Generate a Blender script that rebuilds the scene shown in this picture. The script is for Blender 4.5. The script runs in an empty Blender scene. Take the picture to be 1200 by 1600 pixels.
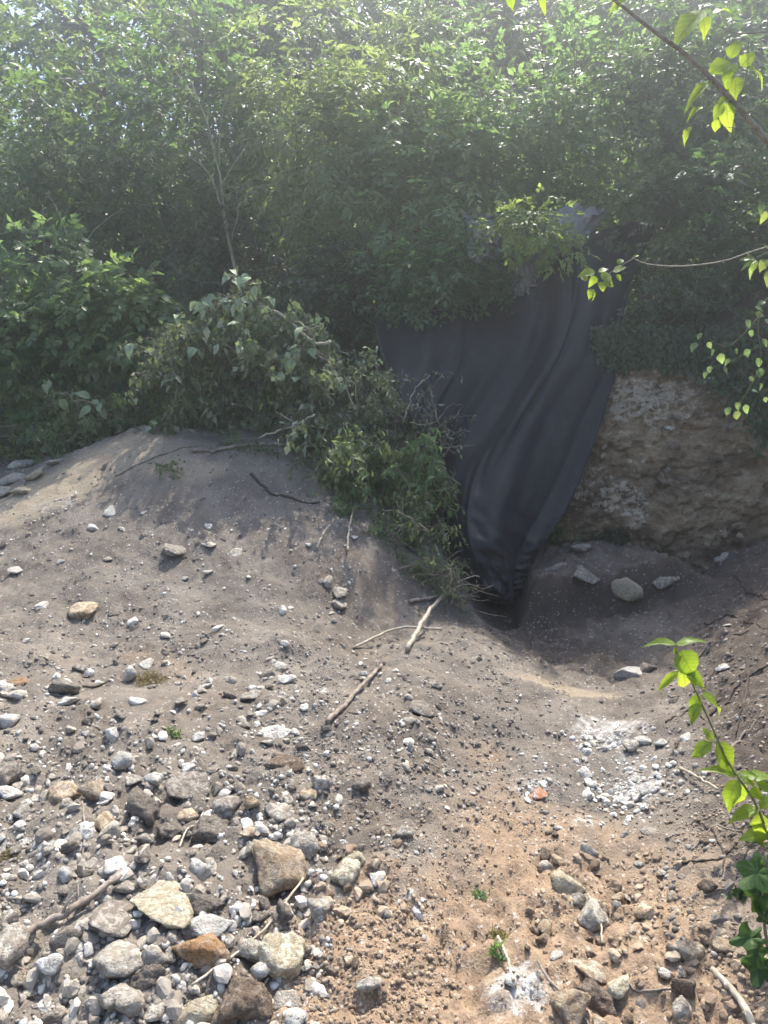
import bpy, math, random
import numpy as np
from mathutils import Vector, Matrix

random.seed(7)
rng = np.random.default_rng(7)
R = math.radians
scene = bpy.context.scene
COL = scene.collection

# ------------------------------------------------------------------ camera
F = 1164.0            # focal length in photo pixels (1200 x 1600)
EYE = 1.6
PITCH = R(7.3)
cam_d = bpy.data.cameras.new("camera")
cam_d.sensor_fit = 'VERTICAL'
cam_d.sensor_height = 36.0
cam_d.sensor_width = 27.0
cam_d.lens = 36.0 * F / 1600.0
cam_d.clip_start = 0.05
cam_d.clip_end = 500
cam = bpy.data.objects.new("camera", cam_d)
COL.objects.link(cam)
cam.location = (0, 0, EYE)
cam.rotation_euler = (R(90) - PITCH, 0, 0)
scene.camera = cam

# ------------------------------------------------------------------ light
SUN_EL, SUN_AZ = 60.5, 17.0        # azimuth measured from +Y (view direction) towards +X
world = bpy.data.worlds.new("World")
scene.world = world
world.use_nodes = True
wn = world.node_tree.nodes
wl = world.node_tree.links
for n in list(wn):
    wn.remove(n)
sky = wn.new("ShaderNodeTexSky")
sky.sky_type = 'NISHITA'
sky.sun_disc = False
sky.sun_elevation = R(SUN_EL)
sky.sun_rotation = R(SUN_AZ)
sky.dust_density = 2.0
bg = wn.new("ShaderNodeBackground")
bg.inputs[1].default_value = 0.15
wo = wn.new("ShaderNodeOutputWorld")
wl.new(sky.outputs[0], bg.inputs[0])
wl.new(bg.outputs[0], wo.inputs[0])

sun_d = bpy.data.lights.new("sun", 'SUN')
sun_d.energy = 3.7
sun_d.angle = R(0.55)
sun_d.color = (1.0, 0.94, 0.84)
sun = bpy.data.objects.new("sun", sun_d)
COL.objects.link(sun)
sdir = Vector((math.sin(R(SUN_AZ)) * math.cos(R(SUN_EL)), math.cos(R(SUN_AZ)) * math.cos(R(SUN_EL)), math.sin(R(SUN_EL))))
sun.rotation_euler = (-sdir).to_track_quat('-Z', 'Y').to_euler()
sun.location = sdir * 40

vs = scene.view_settings
scene.display_settings.display_device = 'sRGB'
vs.view_transform = 'Standard'
vs.look = 'None'
vs.gamma = 1.0
vs.exposure = 1.60
vs.use_curve_mapping = False
cy = scene.cycles
cy.use_denoising = True
cy.max_bounces = 5
cy.diffuse_bounces = 3
cy.glossy_bounces = 2
cy.transmission_bounces = 4
cy.volume_bounces = 0
cy.transparent_max_bounces = 8
cy.use_adaptive_sampling = True
cy.adaptive_threshold = 0.03

GLARE_HAZE_DENSITY = 0.0205
GLARE_HAZE_ANISO = 0.86

# ------------------------------------------------------------------ helpers
CP, SP = math.cos(PITCH), math.sin(PITCH)
def ray(px, py):
    """direction with unit forward (+Y) component for photo pixels"""
    u = (np.asarray(px, float) - 600.0) / F
    v = (800.0 - np.asarray(py, float)) / F
    dy = CP + v * SP
    dz = -SP + v * CP
    return np.stack([u / dy, np.ones_like(u), dz / dy], -1)
def P(px, py, d):
    r = ray(px, py)
    d = np.asarray(d, float)
    return np.array([0, 0, EYE]) + r * d[..., None]

def _hash(ix, iy, iz, seed):
    h = (ix.astype(np.int64) * 374761393 + iy.astype(np.int64) * 668265263 + iz.astype(np.int64) * 2147483647 + seed * 974711) & 0xFFFFFFFF
    h = ((h ^ (h >> 13)) * 1274126177) & 0xFFFFFFFF
    h = ((h ^ (h >> 16)) * 2246822519) & 0xFFFFFFFF
    h = h ^ (h >> 15)
    return (h & 0xFFFFFF).astype(np.float64) / float(0xFFFFFF)
def vnoise(p, seed=0):
    """value noise, p (...,3) -> -1..1"""
    p = np.asarray(p, float)
    i = np.floor(p).astype(np.int64)
    f = p - i
    f = f * f * f * (f * (f * 6 - 15) + 10)
    r = 0
    for dx in (0, 1):
        wx = f[..., 0] if dx else 1 - f[..., 0]
        for dy in (0, 1):
            wy = f[..., 1] if dy else 1 - f[..., 1]
            for dz in (0, 1):
                wz = f[..., 2] if dz else 1 - f[..., 2]
                r = r + _hash(i[..., 0] + dx, i[..., 1] + dy, i[..., 2] + dz, seed) * wx * wy * wz
    return r * 2 - 1
def vnoise2(x, y, seed=0):
    ix, iy = np.floor(x).astype(np.int64), np.floor(y).astype(np.int64)
    fx, fy = x - ix, y - iy
    fx = fx * fx * fx * (fx * (fx * 6 - 15) + 10); fy = fy * fy * fy * (fy * (fy * 6 - 15) + 10)
    z = np.zeros_like(ix)
    a = _hash(ix, iy, z, seed); b = _hash(ix + 1, iy, z, seed); c = _hash(ix, iy + 1, z, seed); d = _hash(ix + 1, iy + 1, z, seed)
    return ((a * (1 - fx) + b * fx) * (1 - fy) + (c * (1 - fx) + d * fx) * fy) * 2 - 1
def fbm2(x, y, s, octv=3, seed=0):
    r = 0; a = 1.0; tot = 0
    for o in range(octv):
        # rotate each octave to hide the lattice
        an = 0.6 + 1.3 * o + seed
        cx, sx = math.cos(an), math.sin(an)
        r = r + a * vnoise2((x * cx - y * sx) / s + 17.3 * o, (x * sx + y * cx) / s - 9.1 * o, seed + o)
        tot += a; a *= 0.5; s *= 0.5
    return r / tot
def fbm3(p, s, octv=3, seed=0):
    r = 0; a = 1.0; tot = 0
    for o in range(octv):
        r = r + a * vnoise(p / s + 13.7 * o, seed + o); tot += a; a *= 0.5; s *= 0.5
    return r / tot
def smooth(a, b, x):
    t = np.clip((x - a) / (b - a), 0, 1)
    return t * t * (3 - 2 * t)
def nrm(v):
    return v / np.maximum(np.linalg.norm(v, axis=-1, keepdims=True), 1e-9)

def mesh_arrays(name, verts, faces, attrs=None, smooth_shade=True):
    """faces: (n,3) or (n,4) int array, or list of such arrays"""
    me = bpy.data.meshes.new(name)
    verts = np.asarray(verts, np.float32)
    fl = faces if isinstance(faces, list) else [faces]
    fl = [np.asarray(f, np.int32) for f in fl if len(f)]
    nl = sum(f.size for f in fl); nf = sum(len(f) for f in fl)
    me.vertices.add(len(verts)); me.vertices.foreach_set("co", verts.ravel())
    me.loops.add(nl); me.polygons.add(nf)
    me.loops.foreach_set("vertex_index", np.concatenate([f.ravel() for f in fl]))
    tot = np.concatenate([np.full(len(f), f.shape[1], np.int32) for f in fl])
    st = np.concatenate([[0], np.cumsum(tot)[:-1]]).astype(np.int32)
    me.polygons.foreach_set("loop_start", st)
    me.polygons.foreach_set("use_smooth", np.full(nf, smooth_shade, bool))
    me.update(calc_edges=True)
    for k, v in (attrs or {}).items():
        v = np.asarray(v, np.float32)
        if v.ndim == 1:
            a = me.attributes.new(k, 'FLOAT', 'POINT'); a.data.foreach_set("value", v)
        else:
            a = me.attributes.new(k, 'FLOAT_COLOR', 'POINT'); a.data.foreach_set("color", v.ravel())
    return me
def obj(name, me, mat=None, parent=None, loc=None, kind=None):
    o = bpy.data.objects.new(name, me)
    COL.objects.link(o)
    if mat is not None and me is not None and not me.materials:
        me.materials.append(mat)
    if parent is not None:
        o.parent = parent
    if loc is not None:
        o.location = tuple(loc)
    if kind:
        o["kind"] = kind
    return o
def tag(o, label, cat, group=None):
    o["label"] = label; o["category"] = cat
    if group:
        o["group"] = group
    return o
def thing(name, label, cat, loc, group=None):
    o = bpy.data.objects.new(name, None)
    o.empty_display_size = 0.1
    COL.objects.link(o)
    o.location = tuple(loc)
    return tag(o, label, cat, group)

class MB:
    def __init__(s):
        s.v = []; s.q = []; s.t = []; s.n = 0
    def tube(s, pts, r0, r1, n=6, cap=True, wob=0.0):
        pts = np.asarray(pts, float); m = len(pts)
        tn = nrm(np.gradient(pts, axis=0))
        ref = np.array([0.31, 0.17, 0.93]) if abs(tn[0][2]) < 0.8 else np.array([0.95, 0.2, 0.1])
        a = nrm(np.cross(tn, ref)); b = nrm(np.cross(tn, a))
        rad = np.linspace(r0, r1, m)
        if wob:
            rad = rad * (1 + wob * rng.uniform(-1, 1, m))
        th = np.arange(n) / n * 2 * math.pi
        ring = pts[:, None] + rad[:, None, None] * (np.cos(th)[None, :, None] * a[:, None] + np.sin(th)[None, :, None] * b[:, None])
        s.v.append(ring.reshape(-1, 3))
        i = np.arange(m - 1)[:, None] * n; j = np.arange(n)[None]; k = (j + 1) % n
        s.q.append((np.stack([i + j, i + k, i + n + k, i + n + j], -1).reshape(-1, 4)) + s.n)
        if cap:
            s.v.append(pts[[0, -1]])
            c0 = s.n + m * n; jj = np.arange(n); kk = (jj + 1) % n
            s.t.append(np.stack([np.full(n, c0), s.n + kk, s.n + jj], -1))
            e = s.n + (m - 1) * n
            s.t.append(np.stack([np.full(n, c0 + 1), e + jj, e + kk], -1))
            s.n += 2
        s.n += m * n
    def mesh(s, name, off=(0, 0, 0)):
        fs = [np.concatenate(s.q)] if s.q else []
        if s.t:
            fs.append(np.concatenate(s.t))
        return mesh_arrays(name, np.concatenate(s.v) - np.asarray(off), fs)

def curve(pts, n=12, jit=0.0):
    """Catmull-Rom through pts"""
    p = np.asarray(pts, float)
    if len(p) == 2:
        p = np.stack([p[0], (p[0] + p[1]) / 2, p[1]])
    e = np.vstack([2 * p[0] - p[1], p, 2 * p[-1] - p[-2]])
    t = np.linspace(0, len(p) - 1 - 1e-6, n); i = t.astype(int); f = (t - i)[:, None]
    a, b, c, d = e[i], e[i + 1], e[i + 2], e[i + 3]
    o = 0.5 * (2 * b + (c - a) * f + (2 * a - 5 * b + 4 * c - d) * f ** 2 + (3 * b - a - 3 * c + d) * f ** 3)
    if jit:
        j = rng.normal(0, jit, o.shape); j[0] = 0; j[-1] = 0
        o = o + j
    return o

# leaf templates: columns across (in widths), along (in lengths), normal (in lengths)
T_SMALL = (np.array([[0, 0, 0], [-.5, .42, .05], [.5, .42, .05], [0, 1, -.12], [0, .45, 0]]),
           np.array([[0, 4, 1], [0, 2, 4], [1, 4, 3], [4, 2, 3]]))
T_BIG = (np.array([[0, 0, 0], [-.36, .14, .03], [0, .16, -.01], [.36, .14, .03], [-.5, .36, .05], [0, .38, -.01], [.5, .36, .05],
                   [-.40, .62, .02], [0, .64, -.04], [.40, .62, .02], [-.17, .84, -.05], [0, .85, -.09], [.17, .84, -.05], [0, 1.02, -.16]]),
         np.array([[0, 2, 1], [0, 3, 2], [1, 2, 5], [1, 5, 4], [2, 3, 6], [2, 6, 5], [4, 5, 8], [4, 8, 7], [5, 6, 9], [5, 9, 8],
                   [7, 8, 11], [7, 11, 10], [8, 9, 12], [8, 12, 11], [10, 11, 13], [11, 12, 13]]))
def leaf_cloud(B, D, N, L, W, tmpl=T_SMALL, curl=None):
    T, Fc = tmpl
    B = np.asarray(B, float); n = len(B)
    D = nrm(np.asarray(D, float)); S = nrm(np.cross(D, N)); Nn = np.cross(S, D)
    L = np.broadcast_to(L, n); W = np.broadcast_to(W, n)
    tz = np.broadcast_to(T[None, :, 2], (n, len(T)))
    if curl is not None:
        tz = tz - curl[:, None] * T[None, :, 1] ** 2
    v = B[:, None] + S[:, None] * (T[None, :, 0, None] * W[:, None, None]) + D[:, None] * (T[None, :, 1, None] * L[:, None, None]) + Nn[:, None] * (tz[..., None] * L[:, None, None])
    f = Fc[None] + (np.arange(n) * len(T))[:, None, None]
    var = np.repeat(rng.random(n), len(T))
    return v.reshape(-1, 3), f.reshape(-1, 3), var

# ------------------------------------------------------------------ materials
def new_mat(name):
    m = bpy.data.materials.new(name); m.use_nodes = True
    nt = m.node_tree
    for n in list(nt.nodes):
        nt.nodes.remove(n)
    out = nt.nodes.new("ShaderNodeOutputMaterial")
    return m, nt, out
def N_(nt, t, **kw):
    n = nt.nodes.new(t)
    for k, v in kw.items():
        if k.startswith("i_"):
            n.inputs[k[2:].replace("_", " ")].default_value = v
        else:
            setattr(n, k, v)
    return n
def mixc(nt, fac, a, b, blend='MIX'):
    n = nt.nodes.new("ShaderNodeMix"); n.data_type = 'RGBA'; n.blend_type = blend
    for sock, val in ((n.inputs[0], fac), (n.inputs[6], a), (n.inputs[7], b)):
        if hasattr(val, "is_output"):
            nt.links.new(val, sock)
        elif isinstance(val, (int, float)):
            sock.default_value = val
        else:
            sock.default_value = (*val, 1) if len(val) == 3 else val
    return n.outputs[2]
def ramp(nt, src, stops):
    n = nt.nodes.new("ShaderNodeValToRGB")
    nt.links.new(src, n.inputs[0])
    cr = n.color_ramp
    while len(cr.elements) < len(stops):
        cr.elements.new(0.5)
    for e, (p, c) in zip(cr.elements, stops):
        e.position = p
        e.color = (c, c, c, 1) if isinstance(c, (int, float)) else (*c, 1)
    return n.outputs[0]
def noise(nt, vec, scale, detail=4, rough=0.55):
    n = nt.nodes.new("ShaderNodeTexNoise")
    n.inputs["Scale"].default_value = scale; n.inputs["Detail"].default_value = detail; n.inputs["Roughness"].default_value = rough
    if vec is not None:
        nt.links.new(vec, n.inputs["Vector"])
    return n.outputs[0]
def bump(nt, h, strength, dist, prev=None):
    b = nt.nodes.new("ShaderNodeBump"); b.inputs["Strength"].default_value = strength; b.inputs["Distance"].default_value = dist
    nt.links.new(h, b.inputs["Height"])
    if prev is not None:
        nt.links.new(prev, b.inputs["Normal"])
    return b.outputs[0]
def pbsdf(nt, out, color, rough=0.9, spec=0.3, normal=None):
    b = nt.nodes.new("ShaderNodeBsdfPrincipled")
    if hasattr(color, "is_output"):
        nt.links.new(color, b.inputs["Base Color"])
    else:
        b.inputs["Base Color"].default_value = (*color, 1)
    b.inputs["Roughness"].default_value = rough
    b.inputs["Specular IOR Level"].default_value = spec
    if normal is not None:
        nt.links.new(normal, b.inputs["Normal"])
    if out is not None:
        nt.links.new(b.outputs[0], out.inputs[0])
    return b

def mat_soil():
    m, nt, out = new_mat("soil")
    geo = N_(nt, "ShaderNodeNewGeometry"); pos = geo.outputs["Position"]
    at = N_(nt, "ShaderNodeAttribute", attribute_name="mask")
    sep = N_(nt, "ShaderNodeSeparateColor"); nt.links.new(at.outputs["Color"], sep.inputs[0])
    n1 = noise(nt, pos, 3.2, 5, 0.6); n2 = noise(nt, pos, 22, 5, 0.65); n3 = noise(nt, pos, 140, 3, 0.7)
    base = mixc(nt, ramp(nt, n1, [(0.35, 0.0), (0.65, 1.0)]), (0.128, 0.108, 0.089), (0.214, 0.186, 0.154))
    orange = mixc(nt, ramp(nt, n2, [(0.35, 0.0), (0.65, 1.0)]), (0.215, 0.144, 0.093), (0.335, 0.242, 0.160))
    tan = mixc(nt, ramp(nt, n2, [(0.3, 0.0), (0.7, 1.0)]), (0.30, 0.235, 0.155), (0.40, 0.335, 0.25))
    white = mixc(nt, ramp(nt, n2, [(0.3, 0.0), (0.7, 1.0)]), (0.34, 0.325, 0.30), (0.50, 0.485, 0.455))
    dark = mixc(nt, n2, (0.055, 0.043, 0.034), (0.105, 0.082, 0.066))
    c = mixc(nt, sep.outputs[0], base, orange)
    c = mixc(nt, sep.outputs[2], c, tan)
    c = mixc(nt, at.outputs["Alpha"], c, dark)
    # white dust breaks up with the fine noise
    mul = N_(nt, "ShaderNodeMath", operation='MULTIPLY_ADD'); nt.links.new(n2, mul.inputs[0]); mul.inputs[1].default_value = 4.0; mul.inputs[2].default_value = -2.15
    add = N_(nt, "ShaderNodeMath", operation='ADD', use_clamp=True); nt.links.new(mul.outputs[0], add.inputs[0]); nt.links.new(sep.outputs[1], add.inputs[1])
    mw = N_(nt, "ShaderNodeMath", operation='MULTIPLY', use_clamp=True); nt.links.new(add.outputs[0], mw.inputs[0])
    sw = N_(nt, "ShaderNodeMath", operation='MULTIPLY', use_clamp=True); nt.links.new(sep.outputs[1], sw.inputs[0]); sw.inputs[1].default_value = 2.5
    nt.links.new(sw.outputs[0], mw.inputs[1])
    c = mixc(nt, mw.outputs[0], c, white)
    # fine grains: pale lime specks and dark crumbs
    vo = N_(nt, "ShaderNodeTexVoronoi"); vo.inputs["Scale"].default_value = 95; nt.links.new(pos, vo.inputs["Vector"])
    spk = ramp(nt, vo.outputs["Color"], [(0.86, 0.0), (0.9, 0.75)])
    c = mixc(nt, spk, c, (0.44, 0.41, 0.365))
    c = mixc(nt, ramp(nt, n3, [(0.3, 0.55), (0.55, 0.0)]), c, (0.06, 0.047, 0.038))
    nm = bump(nt, n3, 0.6, 0.006)
    nm = bump(nt, n2, 0.5, 0.02, nm)
    nm = bump(nt, vo.outputs["Distance"], 0.35, 0.006, nm)
    pbsdf(nt, out, c, 0.95, 0.15, nm)
    return m
def mat_bank():
    m, nt, out = new_mat("bank_earth")
    geo = N_(nt, "ShaderNodeNewGeometry"); pos = geo.outputs["Position"]
    mp = N_(nt, "ShaderNodeMapping"); mp.inputs["Scale"].default_value = (1, 1, 1.25); nt.links.new(pos, mp.inputs[0]); pv = mp.outputs[0]
    at = N_(nt, "ShaderNodeAttribute", attribute_name="mask")
    sep = N_(nt, "ShaderNodeSeparateColor"); nt.links.new(at.outputs["Color"], sep.inputs[0])
    n1 = noise(nt, pv, 1.9, 6, 0.62); n2 = noise(nt, pv, 7, 6, 0.65); n3 = noise(nt, pv, 40, 4, 0.7)
    c = mixc(nt, ramp(nt, n1, [(0.38, 0.0), (0.62, 1.0)]), (0.10, 0.070, 0.048), (0.31, 0.228, 0.145))
    c = mixc(nt, ramp(nt, n2, [(0.5, 0.0), (0.68, 0.8)]), c, (0.43, 0.34, 0.235))
    c = mixc(nt, ramp(nt, n2, [(0.28, 0.8), (0.42, 0.0)]), c, (0.075, 0.05, 0.036))
    n4 = noise(nt, pv, 11, 8, 0.72)
    th = N_(nt, "ShaderNodeMath", operation='MULTIPLY_ADD'); nt.links.new(sep.outputs[1], th.inputs[0]); th.inputs[1].default_value = 0.22; nt.links.new(n4, th.inputs[2])
    c = mixc(nt, ramp(nt, th.outputs[0], [(0.665, 0.0), (0.71, 0.85)]), c, (0.47, 0.41, 0.32))
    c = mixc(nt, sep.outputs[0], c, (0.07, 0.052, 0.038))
    c = mixc(nt, ramp(nt, n3, [(0.3, 0.6), (0.5, 0.0)]), c, (0.07, 0.05, 0.035))
    nm = bump(nt, n3, 1.0, 0.02); nm = bump(nt, n4, 0.8, 0.04, nm); nm = bump(nt, n2, 0.4, 0.05, nm)
    pbsdf(nt, out, c, 0.95, 0.15, nm)
    return m
def mat_stone(name, c1, c2, dirt, dirt_amt, scale=9.0, rough=0.9):
    m, nt, out = new_mat(name)
    tc = N_(nt, "ShaderNodeTexCoord"); oi = N_(nt, "ShaderNodeObjectInfo")
    ad = N_(nt, "ShaderNodeVectorMath", operation='MULTIPLY_ADD')
    cb = N_(nt, "ShaderNodeCombineXYZ")
    for i in range(3):
        nt.links.new(oi.outputs["Random"], cb.inputs[i])
    nt.links.new(cb.outputs[0], ad.inputs[0]); ad.inputs[1].default_value = (37, 53, 71)
    geo = N_(nt, "ShaderNodeNewGeometry")
    nt.links.new(geo.outputs["Position"], ad.inputs[2]); v = ad.outputs[0]
    n1 = noise(nt, v, scale, 5, 0.6); n2 = noise(nt, v, scale * 5, 5, 0.65); n3 = noise(nt, v, scale * 22, 3, 0.7)
    c = mixc(nt, ramp(nt, n1, [(0.35, 0.0), (0.65, 1.0)]), c1, c2)
    val = N_(nt, "ShaderNodeMapRange"); val.inputs["To Min"].default_value = 0.62; val.inputs["To Max"].default_value = 1.12
    nt.links.new(oi.outputs["Random"], val.inputs[0])
    hsv = N_(nt, "ShaderNodeHueSaturation"); nt.links.new(c, hsv.inputs["Color"]); nt.links.new(val.outputs[0], hsv.inputs["Value"])
    c = hsv.outputs[0]
    c = mixc(nt, ramp(nt, noise(nt, v, scale * 2.3, 4, .6), [(0.44, 0.0), (0.66, 0.62)]), c, (0.33, 0.295, 0.25))
    lo = 0.62 - dirt_amt * 0.35
    c = mixc(nt, ramp(nt, n2, [(lo, 0.0), (lo + 0.12, 0.85)]), c, dirt)
    c = mixc(nt, ramp(nt, n3, [(0.3, 0.5), (0.45, 0.0)]), c, (dirt[0] * .6, dirt[1] * .6, dirt[2] * .6))
    vo = N_(nt, "ShaderNodeTexVoronoi"); vo.inputs["Scale"].default_value = scale * 9; nt.links.new(v, vo.inputs["Vector"])
    pit = ramp(nt, vo.outputs["Distance"], [(0.0, 0.0), (0.32, 1.0)])
    c = mixc(nt, ramp(nt, vo.outputs["Distance"], [(0.06, 0.5), (0.2, 0.0)]), c, dirt)
    nm = bump(nt, n3, 0.8, 0.005); nm = bump(nt, n2, 0.9, 0.02, nm); nm = bump(nt, pit, 0.35, 0.006, nm)
    pbsdf(nt, out, c, rough, 0.15, nm)
    return m
def mat_leaf(name, ca, cb, ta, tb, trans=0.45, rough=0.45, spec=0.42, pale=None, pale_at=0.8, veins=False):
    m, nt, out = new_mat(name)
    at = N_(nt, "ShaderNodeAttribute", attribute_name="var"); v = at.outputs["Fac"]
    oi = N_(nt, "ShaderNodeObjectInfo")
    ad = N_(nt, "ShaderNodeMath", operation='ADD'); nt.links.new(v, ad.inputs[0]); nt.links.new(oi.outputs["Random"], ad.inputs[1])
    fr = N_(nt, "ShaderNodeMath", operation='FRACT'); nt.links.new(ad.outputs[0], fr.inputs[0]); v = fr.outputs[0]
    geo = N_(nt, "ShaderNodeNewGeometry")
    big = ramp(nt, noise(nt, geo.outputs["Position"], 1.1, 3, 0.5), [(0.35, 0.0), (0.65, 1.0)])
    c = mixc(nt, v, ca, cb); t = mixc(nt, v, ta, tb)
    c = mixc(nt, 0.5, c, mixc(nt, big, ca, cb))
    mh = N_(nt, "ShaderNodeMapRange"); mh.inputs["To Min"].default_value = 0.475; mh.inputs["To Max"].default_value = 0.515
    mv = N_(nt, "ShaderNodeMapRange"); mv.inputs["To Min"].default_value = 1.30; mv.inputs["To Max"].default_value = 0.80
    r7 = N_(nt, "ShaderNodeMath", operation='MULTIPLY'); nt.links.new(oi.outputs["Random"], r7.inputs[0]); r7.inputs[1].default_value = 7.31
    f7 = N_(nt, "ShaderNodeMath", operation='FRACT'); nt.links.new(r7.outputs[0], f7.inputs[0])
    nt.links.new(oi.outputs["Random"], mh.inputs[0]); nt.links.new(f7.outputs[0], mv.inputs[0])
    def tint(col):
        h = N_(nt, "ShaderNodeHueSaturation"); h.inputs["Saturation"].default_value = 0.86; nt.links.new(mh.outputs[0], h.inputs["Hue"]); nt.links.new(mv.outputs[0], h.inputs["Value"]); nt.links.new(col, h.inputs["Color"])
        return h.outputs[0]
    if not veins:
        c = tint(c); t = tint(t)
    if pale:
        pf = ramp(nt, v, [(pale_at, 0.0), (min(pale_at + 0.04, 1), 1.0)])
        c = mixc(nt, pf, c, pale)
    if veins:                                       # side veins and blotches, in the leaf's own coordinates
        tc = N_(nt, "ShaderNodeTexCoord"); sx = N_(nt, "ShaderNodeSeparateXYZ"); nt.links.new(tc.outputs["Object"], sx.inputs[0])
        ab = N_(nt, "ShaderNodeMath", operation='ABSOLUTE'); nt.links.new(sx.outputs[0], ab.inputs[0])
        ma = N_(nt, "ShaderNodeMath", operation='MULTIPLY_ADD'); nt.links.new(ab.outputs[0], ma.inputs[0]); ma.inputs[1].default_value = -0.9; nt.links.new(sx.outputs[1], ma.inputs[2])
        mu = N_(nt, "ShaderNodeMath", operation='MULTIPLY'); nt.links.new(ma.outputs[0], mu.inputs[0]); mu.inputs[1].default_value = 46
        sn = N_(nt, "ShaderNodeMath", operation='SINE'); nt.links.new(mu.outputs[0], sn.inputs[0])
        vf = ramp(nt, sn.outputs[0], [(0.55, 0.0), (0.95, 0.4)])
        mid = ramp(nt, ab.outputs[0], [(0.012, 0.5), (0.03, 0.0)])
        bl = ramp(nt, noise(nt, tc.outputs["Object"], 5, 4, .6), [(0.5, 0.0), (0.75, 0.45)])
        for fac_, k_ in ((vf, .62), (mid, .55), (bl, .6)):
            c = mixc(nt, fac_, c, tuple(x * k_ for x in ca)); t = mixc(nt, fac_, t, tuple(x * k_ for x in ta))
    b = pbsdf(nt, None, c, rough, spec)
    tr = N_(nt, "ShaderNodeBsdfTranslucent"); nt.links.new(t, tr.inputs[0])
    mx = N_(nt, "ShaderNodeMixShader"); mx.inputs[0].default_value = trans
    nt.links.new(b.outputs[0], mx.inputs[1]); nt.links.new(tr.outputs[0], mx.inputs[2]); nt.links.new(mx.outputs[0], out.inputs[0])
    return m
def mat_wood(name, c1, c2, scale=30):
    m, nt, out = new_mat(name)
    tc = N_(nt, "ShaderNodeNewGeometry")
    n1 = noise(nt, tc.outputs["Position"], scale, 4, 0.6); n2 = noise(nt, tc.outputs["Position"], scale * 6, 3, 0.6)
    c = mixc(nt, ramp(nt, n1, [(0.35, 0.0), (0.65, 1.0)]), c1, c2)
    nm = bump(nt, n2, 0.5, 0.003)
    pbsdf(nt, out, c, 0.85, 0.2, nm)
    return m
def mat_cloth():
    m, nt, out = new_mat("black_geotextile")
    geo = N_(nt, "ShaderNodeNewGeometry"); pos = geo.outputs["Position"]
    n1 = noise(nt, pos, 2.2, 5, 0.6); n2 = noise(nt, pos, 14, 5, 0.65); n3 = noise(nt, pos, 260, 2, 0.7)
    c = mixc(nt, ramp(nt, n2, [(0.4, 0.0), (0.75, 1.0)]), (0.006, 0.0068, 0.0095), (0.014, 0.0155, 0.021))
    # dust rubbed into the fabric
    du = N_(nt, "ShaderNodeMath", operation='MULTIPLY'); nt.links.new(ramp(nt, n1, [(0.5, 0.0), (0.72, 1.0)]), du.inputs[0]); nt.links.new(ramp(nt, n2, [(0.42, 0.0), (0.7, 0.5)]), du.inputs[1])
    c = mixc(nt, du.outputs[0], c, (0.085, 0.083, 0.083))
    nm = bump(nt, n3, 0.35, 0.002); nm = bump(nt, n2, 0.25, 0.012, nm)
    b = pbsdf(nt, out, c, 0.48, 0.28, nm)
    b.inputs["Sheen Weight"].default_value = 0.04
    b.inputs["Sheen Roughness"].default_value = 0.5
    b.inputs["Sheen Tint"].default_value = (0.6, 0.68, 0.85, 1)
    return m
def mat_plastic():
    m, nt, out = new_mat("plastic_film")
    geo = N_(nt, "ShaderNodeNewGeometry")
    c = mixc(nt, noise(nt, geo.outputs["Position"], 9, 4), (0.17, 0.172, 0.175), (0.32, 0.322, 0.325))
    b = pbsdf(nt, None, c, 0.3, 0.5)
    tr = N_(nt, "ShaderNodeBsdfTranslucent"); tr.inputs[0].default_value = (0.30, 0.31, 0.32, 1)
    mx = N_(nt, "ShaderNodeMixShader"); mx.inputs[0].default_value = 0.4
    nt.links.new(b.outputs[0], mx.inputs[1]); nt.links.new(tr.outputs[0], mx.inputs[2]); nt.links.new(mx.outputs[0], out.inputs[0])
    return m

M = {}
M['soil'] = mat_soil()
M['bank'] = mat_bank()
SOILC = (0.17, 0.135, 0.108)
M['pale'] = mat_stone("pale_limestone", (0.47, 0.435, 0.37), (0.63, 0.59, 0.515), (0.25, 0.21, 0.165), 0.55)
M['white'] = mat_stone("white_limestone", (0.60, 0.575, 0.525), (0.71, 0.69, 0.64), (0.36, 0.325, 0.275), 0.42)
M['grey'] = mat_stone("grey_stone", (0.30, 0.272, 0.23), (0.45, 0.412, 0.355), (0.16, 0.13, 0.105), 0.6)
M['tan'] = mat_stone("tan_stone", (0.42, 0.33, 0.225), (0.56, 0.47, 0.345), (0.24, 0.165, 0.105), 0.5)
M['cream'] = mat_stone("cream_stone", (0.47, 0.42, 0.30), (0.62, 0.57, 0.44), (0.30, 0.245, 0.165), 0.55)
M['ochre'] = mat_stone("ochre_stone", (0.30, 0.165, 0.075), (0.42, 0.27, 0.145), (0.17, 0.10, 0.06), 0.4)
M['terracotta'] = mat_stone("terracotta", (0.36, 0.155, 0.085), (0.45, 0.21, 0.12), (0.25, 0.14, 0.09), 0.3)
M['clod'] = mat_stone("earth_clod", (0.195, 0.145, 0.105), (0.29, 0.222, 0.165), (0.14, 0.102, 0.075), 0.6, 14, 0.97)
M['clodgrey'] = mat_stone("grey_earth_clod", (0.20, 0.170, 0.140), (0.31, 0.272, 0.228), (0.15, 0.122, 0.098), 0.6, 14, 0.97)
M['leaf_mid'] = mat_leaf("leaf_mid_green", (0.040, 0.088, 0.026), (0.082, 0.150, 0.048), (0.11, 0.24, 0.035), (0.20, 0.36, 0.05), 0.5)
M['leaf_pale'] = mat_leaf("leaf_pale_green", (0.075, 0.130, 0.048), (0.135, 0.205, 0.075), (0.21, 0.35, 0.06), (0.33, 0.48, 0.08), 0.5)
M['leaf_dark'] = mat_leaf("leaf_dark_green", (0.028, 0.062, 0.022), (0.055, 0.104, 0.036), (0.06, 0.14, 0.025), (0.11, 0.22, 0.035), 0.45)
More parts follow.
